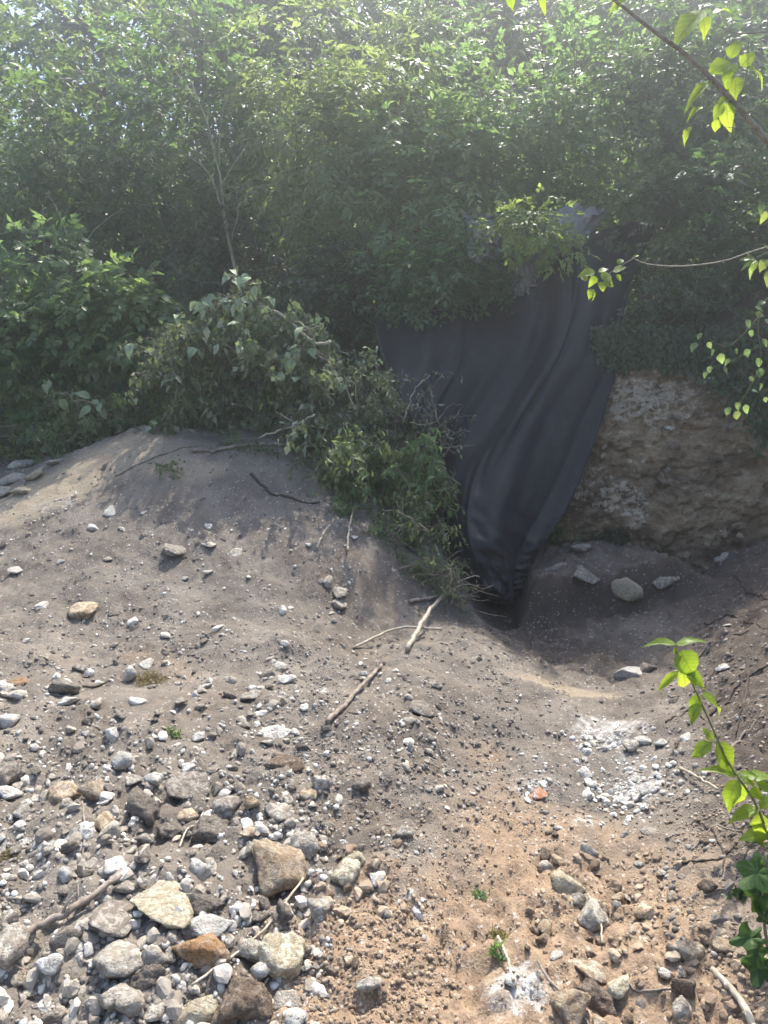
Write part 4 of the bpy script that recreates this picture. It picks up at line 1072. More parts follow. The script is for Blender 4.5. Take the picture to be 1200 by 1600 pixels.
creeping("creeping_vines", 36000, [(.6, 4.8, 7.0, 10.2, 4), (-1.5, 1.2, 8.3, 11, 1.5), (-7, -1, 10, 13, 2)], -.35, 'leaf_mid', .075, .05, "creeping leaves covering the steep bank behind the shrubs", 61)
creeping("ivy_curtain", 5200, [(2.0, 4.4, 6.9, 7.6, 4)], -.3, 'leaf_dark', .06, .045, "dark ivy hanging over the top of the cut earth bank", 62)
# ivy hanging down the bank face
def hanging(n, seed):
    r = np.random.default_rng(seed)
    x = r.uniform(1.95, 4.6, n)
    depth = np.interp(x, [1.95, 2.3, 2.8, 3.1, 3.4, 4.6], [.05, .12, .16, .55, 1.2, 1.5]) * (.6 + .6 * (fbm2(x, x * 0, .12, 2, 5) * .5 + .5))
    z = 2.12 + r.uniform(.0, .35, n) - depth * r.random(n) ** 1.25
    y = np.array([bank_y(a, min(b, 2.1)) for a, b in zip(x, z)]) - r.uniform(.01, .09, n)
    D = nrm(np.stack([r.normal(0, .4, n), -.35 + r.normal(0, .2, n), -.8 + r.normal(0, .25, n)], -1))
    Nn = np.stack([r.normal(0, .35, n), -.8 + r.normal(0, .2, n), .55 + r.normal(0, .2, n)], -1)
    v, f, var = leaf_cloud(np.stack([x, y, z], -1), D, Nn, .055 * r.uniform(.6, 1.3, n), .042 * r.uniform(.6, 1.3, n))
    return tag(obj("hanging_ivy", mesh_arrays("hanging_ivy", v, f, {"var": var}, False), M['leaf_dark'], kind="stuff"), "dark ivy trailing down the right side of the cut earth bank", "creeper")
hanging(3600, 63)

# bare slender sapling in front of the shrubs
def stems_thing(name, label, cat, polys, mat, group=None, base=None):
    """polys: list of (part name, [(px,py,d)...], r0, r1)"""
    p0 = P(*polys[0][1][0]) if base is None else np.asarray(base)
    root = thing(name, label, cat, p0, group)
    for nm_, pts, r0, r1 in polys:
        mb = MB(); c = curve([P(*q) for q in pts], 16, .006)
        mb.tube(c, r0, r1, 6, wob=.12)
        obj(nm_, mb.mesh(nm_, p0), M[mat], root)
    return root
b0 = P(378, 470, 9.2)
bs = np.array([b0[0], b0[1], float(H(b0[0], b0[1]))])
stems_thing("sapling", "slender leafless grey sapling with forked stems standing before the left shrubs", "sapling", [
    ("trunk", [(384, 560, 9.2), (374, 450, 9.2), (352, 350, 9.15), (343, 270, 9.1), (322, 190, 9.0), (300, 130, 9.0)], .028, .006),
    ("stem", [(352, 350, 9.15), (335, 290, 9.05), (318, 262, 9.0), (290, 240, 8.95)], .013, .004),
    ("stem", [(343, 295, 9.12), (362, 262, 9.0), (390, 222, 9.0)], .012, .004),
    ("stem", [(360, 380, 9.15), (372, 330, 9.05), (368, 290, 9.0)], .010, .004),
    ("stem", [(343, 260, 9.1), (345, 190, 9.05), (362, 130, 9.0)], .010, .003),
    ("stem", [(338, 240, 9.1), (322, 205, 9.0), (308, 196, 8.95)], .008, .003)], 'bleach')
stems_thing("dry_bush", "pale dry arching twigs at the left under the broad green shrub", "dry bush", [
    ("stem", [(85, 470, 8.9), (108, 420, 8.7), (140, 368, 8.6), (185, 330, 8.6)], .008, .003),
    ("stem", [(92, 450, 8.9), (105, 380, 8.6), (90, 330, 8.55), (72, 300, 8.5)], .007, .003),
    ("stem", [(108, 420, 8.7), (140, 400, 8.5), (165, 372, 8.5)], .006, .002),
    ("stem", [(100, 440, 8.8), (70, 395, 8.6), (66, 320, 8.6)], .006, .002)], 'bleach')
stems_thing("dry_bush", "thin bare stems rising in the dark gap behind the brush pile", "dry bush", [
    ("stem", [(300, 520, 9.3), (292, 450, 9.2), (262, 370, 9.1), (235, 300, 9.0)], .009, .003),
    ("stem", [(320, 520, 9.3), (325, 430, 9.2), (300, 340, 9.1)], .008, .003),
    ("stem", [(410, 520, 9.3), (420, 440, 9.2), (408, 360, 9.1), (404, 300, 9.0)], .008, .003),
    ("stem", [(340, 520, 9.3), (360, 430, 9.1), (430, 372, 8.9), (372, 342, 8.9)], .008, .003),
    ("stem", [(430, 500, 9.2), (470, 430, 9.0), (500, 380, 9.0)], .008, .003),
    ("stem", [(250, 400, 8.9), (300, 436, 8.7), (362, 440, 8.7), (410, 420, 8.8)], .006, .003)], 'bark')
stems_thing("dry_bush", "low bare stems in the dark hollow at the left end of the mound", "dry bush", [
    ("stem", [(-20, 668, 8.4), (40, 668, 8.2), (70, 690, 8.0)], .012, .006),
    ("stem", [(-20, 680, 8.4), (20, 684, 8.2), (50, 698, 8.0)], .010, .005),
    ("stem", [(20, 690, 8.2), (30, 640, 8.1), (22, 580, 8.0)], .007, .003),
    ("stem", [(75, 678, 8.0), (55, 655, 8.0), (40, 640, 8.1)], .006, .003)], 'bark')

# ------------------------------------------------------------------ brush pile: cut branches
LEAF_BIG = []
def leaf_mesh(name, L, W, seed, curl=.0, tmpl=None):
    r = np.random.default_rng(seed)
    c = np.array([curl + r.uniform(-.15, .35)])
    v, f, var = leaf_cloud(np.zeros((1, 3)), np.array([[0, 1, 0]]), np.array([[0, 0, 1.0]]), L, W, tmpl or T_BIG, c)
    tw_ = r.uniform(-.5, .5); v[:, 2] += v[:, 0] * v[:, 1] * tw_ + .06 * np.sin(v[:, 1] * 9 + r.uniform(0, 6)) * np.abs(v[:, 0]) / .28
    v = v + r.normal(0, .010 * L, v.shape)
    return mesh_arrays(name, v, f, {"var": np.full(len(v), r.random())}, True)
LEAFSHAPES = {}
def lobed_template():
    ang = np.linspace(-math.pi, math.pi, 41)[:-1]; rr = .40 + .10 * np.cos(ang * 5) * (np.abs(ang) < 2.6) + .05 * np.cos(ang) - .16 * (np.abs(ang) > 2.75)
    o = np.stack([np.sin(ang) * rr * 1.05, .48 + np.cos(ang) * rr, .06 * np.cos(ang * 5) + .05 * np.abs(np.sin(ang))], -1)
    i = .5 * o + .5 * np.array([0, .48, -.02])
    v = np.concatenate([o, i, [[0, .48, -.03]]]); n = 40; f = []
    for k in range(n):
        k2 = (k + 1) % n
        f += [[k, n + k2, k2], [k, n + k, n + k2], [n + k, 2 * n, n + k2]]
    return v, np.array(f)
T_LOBED = lobed_template()
def leaf_part(parent, base, D, Nn, L, W, mat, pbase):
    key = (mat, random.randrange(5))
    if key not in LEAFSHAPES:
        me = leaf_mesh("leaf", 1.0, 1.0 if mat == 'leaf_ivy' else .56, 500 + key[1], .12, T_LOBED if mat == 'leaf_ivy' else None); me.materials.append(M[mat]); LEAFSHAPES[key] = me
    o = bpy.data.objects.new("leaf", LEAFSHAPES[key]); COL.objects.link(o); o.parent = parent
    D = Vector(D).normalized(); S_ = D.cross(Vector(Nn)).normalized(); N2 = S_.cross(D)
    mt = Matrix((S_, D, N2)).transposed()
    o.rotation_mode = 'QUATERNION'; o.rotation_quaternion = mt.to_quaternion()
    o.scale = (W / (.85 if mat == 'leaf_ivy' else .56), L, L)
    o.location = tuple(np.asarray(base) - np.asarray(pbase))
    return o
def cut_branch(label, pts, nleaf, mat='leaf_wilt', leafL=.05, leafW=.026, ntw=9, r0=.010, wood='stem', group="cut branches of the brush pile", big=0, hang=.7, twl=.32, name="cut_branch", spread=.05, ground_clip=True):
    p = np.asarray(pts, float)
    c = curve(p, 16, .012)
    base = c[0]
    root = thing(name, label, "branch", base, group)
    mb = MB(); mb.tube(c, r0, r0 * .35, 6, wob=.1)
    obj("stem", mb.mesh("stem", base), M[wood], root)
    tw = MB(); P_ = [c[3:]]
    for i in range(ntw):
        a = c[rng.integers(2, 15)]
        dr = nrm(rng.normal(0, 1, 3) + np.array([0, -.25, .1])) * twl * rng.uniform(.5, 1.3)
        e = a + dr + np.array([0, 0, -hang * .35 * twl])
        m1 = (a + e) / 2 + np.array([0, 0, .25 * twl]) + rng.normal(0, .03, 3)
        q = curve([a, m1, e], 8, .008)
        if ground_clip:
            q[:, 2] = np.maximum(q[:, 2], H(q[:, 0], q[:, 1]) + .012)
        tw.tube(q, r0 * .32, .0015, 4, cap=False); P_.append(q[2:])
    if ntw:
        obj("twig", tw.mesh("twig", base), M[wood], root, kind="stuff")
    P_ = np.concatenate(P_)
    if nleaf:
        b = P_[rng.integers(0, len(P_), nleaf)] + rng.normal(0, spread * .6, (nleaf, 3))
        if ground_clip:
            b[:, 2] = np.maximum(b[:, 2], H(b[:, 0], b[:, 1]) + .015)
        D = nrm(rng.normal(0, .55, (nleaf, 3)) + np.array([0, -.15, -hang]))
        Nn = rng.normal(0, .6, (nleaf, 3)) + np.array([0, -.6, .35])
        v, f, var = leaf_cloud(b, D, Nn, leafL * rng.uniform(.55, 1.35, nleaf), leafW * rng.uniform(.55, 1.35, nleaf), curl=rng.uniform(-.1, .5, nleaf))
        obj("foliage", mesh_arrays("foliage", v - base, f, {"var": var}, False), M[mat], root, kind="stuff")
    for i in range(big):
        b = P_[rng.integers(0, len(P_))] + rng.normal(0, .03, 3)
        leaf_part(root, b, nrm(rng.normal(0, .5, 3) + np.array([0, -.3, -.6])), rng.normal(0, .35, 3) + np.array([0, -.55, .7]), rng.uniform(.095, .15), rng.uniform(.06, .09), 'leaf_under', base)
    return root
ORD = ["leftmost", "second from the left", "third from the left", "fourth from the left", "fifth from the left", "sixth from the left", "seventh from the left", "eighth from the left", "ninth from the left", "tenth from the left"]
def ordinal(i, n):
    if i == n - 1:
        return "rightmost"
    if i < 10 and i < n / 2 + 1:
        return ORD[i]
    return ORD[n - 1 - i].replace("left", "right") if n - 1 - i < 10 else None
def rank(roots, xs_, label):
    """labels each member of a row of look-alikes by its place in the row"""
    for i, k in enumerate(np.argsort(xs_)):
        o_ = ordinal(i, len(roots))
        roots[k]["label"] = label if o_ is None else label + ", " + o_
def heap(n, cx, cyy, d, hw, hh, label, ylen=(.6, 1.2), dz=.35, **kw):
    rs, cx_ = [], []
    for i in range(n):
        a = rng.uniform(0, 2 * math.pi); rr = math.sqrt(rng.random())
        c = P(cx + math.cos(a) * rr * hw, cyy + math.sin(a) * rr * hh, d + rng.uniform(-dz, dz))
        L = rng.uniform(*ylen)
        dr = nrm(np.array([rng.normal(0, 1), rng.normal(0, .55), rng.normal(0, .35)]))
        p0, p1 = c - dr * L / 2, c + dr * L / 2
        p0[2] -= .14 * L; p1[2] -= .2 * L
        pts = np.stack([p0, c + np.array([0, 0, .06]), p1])
        pts[:, 2] = np.maximum(pts[:, 2], H(pts[:, 0], pts[:, 1]) + .03)
        rs.append(cut_branch(label, pts, **kw)); cx_.append(c[0] / c[1])
    rank(rs, cx_, label)
W_ = dict(group="cut branches of the brush pile")
heap(16, 385, 590, 7.0, 130, 80, "wilted branch tangled in the tall middle of the brush pile", (.6, 1.1), nleaf=230, ntw=9, leafL=.085, leafW=.048, hang=.9)
heap(7, 370, 520, 7.0, 75, 35, "drooping branch in the crown of the brush pile", (.5, .9), nleaf=150, ntw=9, leafL=.09, leafW=.052, hang=.9)
heap(11, 555, 650, 6.8, 80, 75, "greyish twiggy branch in the right half of the brush pile", (.6, 1.1), nleaf=190, ntw=11, leafL=.058, leafW=.031, dz=.25)
heap(15, 595, 755, 6.45, 75, 70, "green leafy branch on the mound flank by the fabric", (.5, .9), nleaf=170, ntw=10, mat='leaf_fresh', leafL=.085, leafW=.032, dz=.15)
heap(9, 645, 850, 6.0, 45, 50, "small green sprig at the low tip of the brush pile", (.3, .6), nleaf=95, ntw=7, mat='leaf_fresh', leafL=.045, leafW=.018, twl=.18, dz=.08)
heap(7, 690, 905, 5.75, 35, 35, "twiggy scrap of branch at the mound foot by the fabric", (.3, .6), nleaf=45, ntw=12, mat='leaf_fresh', leafL=.045, leafW=.02, twl=.2, dz=.08)
heap(6, 640, 650, 7.0, 60, 50, "drab branch lying between brush pile and black fabric", (.5, .9), nleaf=120, ntw=11, leafL=.05, leafW=.026, dz=.2)
heap(8, 175, 650, 7.3, 85, 22, "green cut branch in the low left tail of the brush pile", (.5, .9), nleaf=120, ntw=8, mat='leaf_fresh', leafL=.075, leafW=.045, dz=.15)
heap(3, 95, 695, 7.15, 25, 12, "leafy branch end of the pile reaching the pale rubble", (.3, .5), nleaf=80, ntw=6, mat='leaf_fresh', leafL=.075, leafW=.045, twl=.2, dz=.1)
cut_branch("arching branch with pale upturned leaves over the top of the brush pile", [P(300, 560, 6.85), P(340, 478, 6.8), P(385, 458, 6.8), P(425, 478, 6.8)], 60, big=44, leafL=.06, leafW=.035, ntw=12, twl=.24)
cut_branch("branch with a few pale round leaves on the right shoulder of the brush pile", [P(560, 640, 6.55), P(520, 575, 6.6), P(470, 545, 6.6), P(450, 560, 6.6)], 50, big=22, ntw=9, twl=.26)
cut_branch("branch with pale leaves poking out of the left side of the brush pile", [P(330, 560, 6.9), P(280, 540, 6.9), P(240, 548, 6.85), P(222, 560, 6.8)], 60, big=8, ntw=8, twl=.25)
cut_branch("branch with whitish leaves at the left tail of the brush pile", [P(190, 660, 7.1), P(140, 630, 7.05), P(95, 615, 7.0), P(70, 622, 7.0)], 40, mat='leaf_fresh', leafL=.07, leafW=.045, big=12, ntw=6, twl=.2)
stems_thing("bare_branch", "thick bleached broken branch sticking out of the top right of the brush pile", "branch", [
    ("stem", [(405, 478, 6.85), (438, 492, 6.75), (470, 518, 6.7), (498, 537, 6.65), (516, 534, 6.6)], .011, .016),
    ("twig", [(450, 500, 6.75), (475, 508, 6.65), (492, 530, 6.6)], .006, .003),
    ("twig", [(470, 518, 6.7), (500, 508, 6.65), (510, 500, 6.6)], .005, .002)], 'bleach')
stems_thing("bare_branch", "pale forked stick lying at the front of the brush pile on the crest", "branch", [
    ("stem", [(405, 684, 6.5), (440, 672, 6.45), (466, 662, 6.45), (491, 648, 6.4)], .007, .011),
    ("twig", [(466, 664, 6.45), (448, 654, 6.4), (430, 642, 6.4)], .006, .003)], 'bleach')
stems_thing("bare_branch", "thin pale curved twig standing out against the black fabric", "branch", [
    ("stem", [(630, 660, 6.6), (640, 628, 6.55), (650, 606, 6.5), (672, 586, 6.5)], .006, .003)], 'bleach')
stems_thing("bare_branch", "bunch of hooped dry twigs in front of the lower left of the fabric", "branch", [
    ("stem", [(640, 660, 6.5), (675, 662, 6.4), (702, 634, 6.35), (722, 632, 6.35)], .006, .002),
    ("stem", [(672, 690, 6.45), (690, 662, 6.35), (712, 650, 6.3), (724, 632, 6.3)], .005, .002),
    ("stem", [(650, 700, 6.45), (690, 676, 6.35), (735, 674, 6.3)], .005, .002),
    ("stem", [(660, 700, 6.4), (706, 698, 6.3), (742, 696, 6.25)], .005, .003),
    ("stem", [(676, 730, 6.4), (672, 670, 6.35), (678, 640, 6.3)], .004, .002),
    ("stem", [(655, 740, 6.4), (690, 715, 6.3), (720, 670, 6.3)], .004, .002)], 'stem')
stems_thing("bare_branch", "dangling yellowish twig with curled leaves at the edge of the fabric", "branch", [
    ("stem", [(660, 775, 6.2), (685, 765, 6.15), (705, 763, 6.1), (711, 770, 6.1)], .005, .002)], 'greenstem')
# short green scraps lying on the crest
for k, (px, py, lab) in enumerate([(338, 702, "green sprig lying on the crest of the mound before the brush"), (385, 712, "leafy green scrap on the crest right of the sprig"), (440, 700, "cut green twig on the right end of the crest"),
                                   (240, 742, "small green scrap on the upper left face of the mound"), (512, 805, "small green sprig on the right face of the mound"), (560, 840, "green sprig lying below the brush on the mound flank"), (625, 895, "lowest green sprig on the mound flank above the sticks")]):
    g = hit1(px, py); e = hit1(px + 45, py + 4)
    cut_branch(lab, [g + [0, 0, .03], (g + e) / 2 + [0, 0, .07], e + [0, 0, .03]], 70, mat='leaf_fresh', leafL=.05, leafW=.022, ntw=5, twl=.12, r0=.005, group="green scraps on the mound", hang=.3, spread=.03)

# ------------------------------------------------------------------ sticks
def stick(label, pix, w0, w1, mat='stick', lift=.6, group=None, name="stick", twigs=(), d=None, follow=False):
    """stick lying on the ground along photo pixels; w in photo px"""
    pts = [hit1(*q) if d is None else P(*q, d) for q in pix]
    r0 = w0 / F * pts[0][1] / 2; r1 = w1 / F * pts[-1][1] / 2
    c = curve(pts, 22)
    gz = H(c[:, 0], c[:, 1]) + np.linspace(r0, r1, 22) * lift
    if follow:
        c[:, 2] = gz
    else:
        lin = np.linspace(c[0, 2], c[-1, 2], 22); c[:, 2] = lin
        need = np.max(gz - lin); c[:, 2] = lin + max(0, min(need, .05))
    k = len(c); c[1:-1] += rng.normal(0, r0 * .22, (k - 2, 3))
    root = thing(name, label, "stick", c[0], group)
    mb = MB(); mb.tube(c, r0, r1, 8, wob=.09)
    obj("shaft", mb.mesh("shaft", c[0]), M[mat], root)
    for (t, dx, dy, dz) in twigs:
        a = c[int(t * 21)]
        tb = MB(); tb.tube(curve([a, a + np.array([dx, dy, dz]) * .5 + [0, 0, .01], a + np.array([dx, dy, dz])], 6), r1 * .6, r1 * .3, 5)
        obj("twig", tb.mesh("twig", c[0]), M[mat], root)
    return root
stick("thick grey-brown stick running in from the left edge", [(-40, 1535), (60, 1474), (120, 1432), (190, 1388)], 17, 9, 'stick', .9, twigs=[(.55, .03, .03, .05)])
stick("straight brown stick lying on the slope in the middle", [(511, 1134), (552, 1090), (596, 1044)], 9, 6, 'stick', .9, twigs=[(.95, .02, .06, .04)])
stick("pale stick at the low tip of the brush pile", [(636, 1022), (672, 972), (706, 928)], 8, 6, 'bleach', .9)
stick("long thin tan twig across the rubble", [(474, 1394), (420, 1448), (370, 1500), (300, 1565)], 4, 5, 'bleach', 1.2, twigs=[(.25, .02, .04, .02)])
stick("short dark twig lying on the cream slab", [(215, 1386), (250, 1408), (292, 1428)], 5, 3, 'darkstick', 1.0)
stick("thin pale twig pointing left below the brush tip", [(552, 1014), (620, 1000), (690, 985)], 4, 4, 'bleach', .9)
stick("short pale stick poking out over the pit", [(700, 938), (735, 938), (775, 939)], 5, 4, 'bleach', 1.0)
stick("brownish stick across the low tip of the brush pile", [(640, 943), (668, 938), (690, 934)], 6, 5, 'stick', 1.0)
stick("long bleached stick leaning down the mound flank", [(655, 780), (672, 835), (690, 885), (692, 925)], 5, 5, 'bleach', 1.2)
stick("pale bent stick on the flank beside the fabric", [(652, 765), (662, 800), (672, 835)], 5, 4, 'stick', 1.2)
stick("short pale twig on the right face of the mound", [(495, 862), (503, 842), (513, 828)], 4, 3, 'bleach', .9)
stick("upright pale twig below the brush on the mound", [(543, 868), (545, 835), (552, 803)], 4, 3, 'bleach', .9)
stick("dark crooked twig on the upper mound", [(392, 742), (410, 760), (440, 775), (500, 786)], 5, 3, 'darkstick', .9, follow=True)
stick("thin branch lying along the crest under the brush", [(300, 707), (370, 700), (440, 698), (500, 716)], 6, 5, 'stick', 1.0, follow=True)
stick("straight thin stem on the left of the crest", [(180, 745), (240, 716), (310, 698)], 3, 2, 'stick', 1.0, follow=True)
stick("pale split stick at the bottom right corner", [(1112, 1525), (1145, 1565), (1185, 1625)], 11, 13, 'bleach', .9)
stick("brown twig crossing the beige wedge stone", [(840, 1510), (862, 1540), (890, 1572), (920, 1612)], 5, 5, 'stick', 1.5)
stick("thin brown root snaking over the loose soil", [(965, 1528), (985, 1540), (1020, 1548), (1060, 1546)], 4, 3, 'stick', 1.0, follow=True)
stick("thin root hanging over the leaning stone", [(918, 1404), (925, 1428), (938, 1455), (940, 1480)], 4, 3, 'bleach', 3.0)
stick("yellow dead stalk on the brown soil", [(778, 1475), (790, 1510), (802, 1545)], 5, 6, 'bleach', .9)
stick("thin pale loop of vine on the right bank", [(1062, 1202), (1085, 1222), (1122, 1236)], 5, 4, 'bleach', 1.0)
stick("dry reddish root running down through the left rubble", [(128, 1250), (132, 1300), (126, 1360), (122, 1420)], 4, 3, 'stick', 1.0, follow=True)
stick("tiny dry twig in the middle rubble", [(280, 1325), (292, 1308), (302, 1292)], 3, 3, 'bleach', 1.2)
stick("small twig in front of the thick stick", [(14, 1510), (38, 1522), (62, 1540)], 4, 3, 'stick', 1.0)
stick("dark twig at the foot of the mound", [(130, 1080), (150, 1074), (172, 1070)], 4, 3, 'darkstick', 1.0)
ROOTS = []
for k, (a, b, c_) in enumerate([((1080, 1330), (1120, 1290), (1160, 1300)), ((1100, 1290), (1130, 1330), (1128, 1370)), ((1060, 1350), (1110, 1345), (1150, 1320)), ((1140, 1280), (1168, 1320), (1150, 1375)), ((1060, 1060), (1110, 1010), (1170, 985)),
                                ((1110, 1120), (1150, 1075), (1200, 1040)), ((1040, 1130), (1075, 1110), (1100, 1125)), ((1100, 975), (1150, 965), (1210, 985)), ((1130, 1200), (1160, 1150), (1200, 1110)), ((1150, 900), (1180, 930), (1215, 935)),
                                ((1060, 1160), (1048, 1190), (1040, 1215)), ((1170, 1050), (1160, 1110), (1150, 1150)), ((1100, 1400), (1140, 1390), (1180, 1400)), ((1120, 1040), (1100, 1080), (1095, 1120))]):
    ROOTS.append((stick("dry brown root tangled on the shaded right bank", [a, b, c_], 3 + k % 3, 2, 'stick' if k % 4 == 0 else 'darkstick', 1.2, "dry roots on the right bank", name="dry_root", follow=True), (a[1] + b[1] + c_[1]) / 3))

for i_, k_ in enumerate(np.argsort([q[1] for q in ROOTS])):
    w_ = ordinal(i_, len(ROOTS))
    ROOTS[k_][0]["label"] += ", " + w_.replace("leftmost", "topmost").replace("rightmost", "lowest").replace("the left", "the top").replace("the right", "the bottom")
# twigs spiking out at the low tip of the brush pile
TWIGS = []
for k in range(14):
    a = P(random.uniform(690, 745), random.uniform(905, 965), 5.7); a[2] = max(a[2], H(a[0], a[1]) + .02)
    e = a + np.array([random.uniform(-.05, .25), random.uniform(-.2, .1), random.uniform(-.08, .14)])
    root = thing("dry_twig", "dry twig bristling from the low tip of the brush pile", "twig", a, "dry twigs at the brush tip")
    mb = MB(); mb.tube(curve([a, (a + e) / 2 + rng.normal(0, .025, 3), e], 7), .005, .002, 5)
    obj("shaft", mb.mesh("shaft", a), M['bleach' if k % 3 == 0 else 'stem'], root); TWIGS.append((root, e[0] / e[1]))
rank([q[0] for q in TWIGS], [q[1] for q in TWIGS], "dry twig bristling from the low tip of the brush pile")

# ------------------------------------------------------------------ moss and weeds
def tuft(name, label, cat, px, py, w, n, mat, leafL, leafW, up=.5, group=None):
    g = hit1(px, py); r = w / F * g[1] / 2
    b = np.stack([rng.normal(0, r * .5, n), rng.normal(0, r * .4, n), np.zeros(n)], -1) + g
    b[:, 2] = H(b[:, 0], b[:, 1]) + .004
    D = rng.normal(0, .6, (n, 3)) + np.array([0, 0, up]); Nn = rng.normal(0, .5, (n, 3)) + np.array([0, -.4, .7])
    v, f, var = leaf_cloud(b, D, Nn, leafL * rng.uniform(.5, 1.3, n), leafW, curl=rng.uniform(0, .5, n))
    root = thing(name, label, cat, g, group)
    obj("foliage", mesh_arrays("foliage", v - g, f, {"var": var}, False), M[mat], root, kind="stuff")
tuft("moss_clump", "clump of dry ochre moss at the foot of the mound", "moss", 236, 1064, 50, 500, 'moss', .03, .004)
tuft("moss_clump", "yellow moss patch at the left edge of the rubble", "moss", 10, 1340, 34, 300, 'moss', .02, .004)
tuft("moss_clump", "yellow moss at the head of the dead stalk", "moss", 778, 1466, 26, 260, 'moss', .02, .004)
tuft("weed", "tiny green weed among the upper rubble", "weed", 272, 1150, 20, 90, 'leaf_fresh', .025, .008)
tuft("weed", "small bluish weed on the brown soil", "weed", 752, 1402, 20, 40, 'leaf_fresh', .022, .009)
tuft("weed", "small weed under the dead stalk", "weed", 778, 1492, 22, 26, 'leaf_pale', .035, .014)
tuft("weed", "little green plant beside the white gravel patch", "weed", 1155, 1400, 20, 24, 'leaf_ivy', .03, .016)

# ------------------------------------------------------------------ bright seedling at the right
def leafy_stem(name, label, cat, stem_polys, leaves, mat, wood, base_ground=True, group=None, Lscale=1.0, ratio=.56):
    """stem_polys: list of (list of (px,py,d), r0, r1); leaves: (px,py of base, px,py of tip, d, width factor)"""
    p0 = P(*stem_polys[0][0][0])
    root = thing(name, label, cat, p0, group)
    for k, (pts, r0, r1) in enumerate(stem_polys):
        mb = MB(); mb.tube(curve([P(*q) for q in pts], 18), r0, r1, 7)
        obj("stem" if k == 0 else "twig", mb.mesh("stem", p0), M[wood], root)
    for (bx, by, tx, ty, d, wf) in leaves:
        dd = random.uniform(-.35, .35)
        a = P(bx, by, d); L = math.hypot(tx - bx, ty - by) / F * d * Lscale
        e = P(bx + (tx - bx) * Lscale, by + (ty - by) * Lscale, d + dd * L)
        D = e - a
        vdir = nrm(a - np.array([0, 0, EYE]))
        Nn = -vdir * .7 + np.array([0, 0, .75]) + rng.normal(0, .2, 3)
        leaf_part(root, a, D, Nn, np.linalg.norm(D), L * ratio * wf, mat, p0)
    return root
d = 2.42
leafy_stem("seedling", "bright yellow-green seedling with paired leaves on the right bank", "seedling",
    [([(1212, 1335, d), (1180, 1255, d), (1140, 1195, d), (1110, 1130, d), (1085, 1075, d), (1062, 1030, d), (1054, 1008, d)], .005, .002), ([(1112, 1160, d), (1125, 1160, d), (1132, 1162, d)], .0015, .001)],
    [(1056, 1006, 1028, 996, d, .7), (1056, 1008, 1086, 993, d, .7), (1058, 1012, 1052, 1020, d, 1.0), (1062, 1016, 1082, 1050, d, 1.45), (1066, 1042, 1076, 1072, d, 1.5), (1072, 1048, 1096, 1068, d, 1.0), (1060, 1048, 1032, 1072, d, .55),
     (1096, 1085, 1134, 1098, d, .9), (1095, 1088, 1076, 1106, d, 1.2), (1092, 1098, 1080, 1122, d, 1.1), (1090, 1070, 1105, 1074, d, .8), (1112, 1160, 1086, 1178, d, 1.05), (1114, 1158, 1105, 1143, d, 1.1), (1120, 1160, 1142, 1198, d, 1.15),
     (1156, 1212, 1124, 1196, d, .7), (1154, 1208, 1180, 1207, d, .6), (1158, 1214, 1182, 1224, d, 1.2), (1154, 1218, 1132, 1252, d, 1.0), (1158, 1222, 1162, 1268, d, .95), (1168, 1216, 1206, 1208, d, .9), (1180, 1222, 1210, 1232, d, 1.1),
     (1205, 1300, 1166, 1306, d, .9), (1186, 1262, 1150, 1274, d, .9), (1208, 1318, 1176, 1334, d, .9), (1206, 1322, 1216, 1352, d, 1.0), (1198, 1284, 1172, 1288, d, .9), (1188, 1264, 1206, 1244, d, 1.0), (1190, 1270, 1186, 1306, d, 1.0), (1170, 1236, 1196, 1246, d, 1.0), (1200, 1296, 1225, 1290, d, 1.0)], 'leaf_bright', 'greenstem', Lscale=1.32)
d = 1.95
leafy_stem("ivy_plant", "dark green broad-leaved ivy at the lower right edge", "ivy",
    [([(1225, 1560, d), (1200, 1480, d), (1192, 1400, d), (1200, 1335, d)], .006, .003)],
    [(1206, 1340, 1158, 1388, d, 1.3), (1208, 1345, 1192, 1398, d, 1.2), (1200, 1328, 1222, 1310, d, 1.2), (1206, 1440, 1182, 1412, d, 1.2), (1200, 1462, 1150, 1462, d, 1.1), (1204, 1466, 1160, 1506, d, 1.2), (1200, 1480, 1178, 1540, d, 1.2), (1210, 1420, 1184, 1436, d, 1.2), (1212, 1490, 1204, 1556, d, 1.3), (1216, 1370, 1186, 1342, d, 1.3), (1212, 1400, 1214, 1450, d, 1.2), (1200, 1380, 1166, 1420, d, 1.1), (1210, 1510, 1168, 1545, d, 1.2)], 'leaf_ivy', 'stem', ratio=.62, Lscale=1.0)
d = 2.9
leafy_stem("ivy_plant", "dark lobed leaves lying on the bank under the seedling", "ivy",
    [([(1150, 1300, d), (1120, 1285, d), (1095, 1275, d)], .004, .002)],
    [(1118, 1272, 1066, 1268, d, .8), (1122, 1276, 1092, 1296, d, 1.1), (1120, 1278, 1112, 1300, d, 1.2), (1112, 1262, 1126, 1258, d, 1.2)], 'leaf_ivy', 'stem')
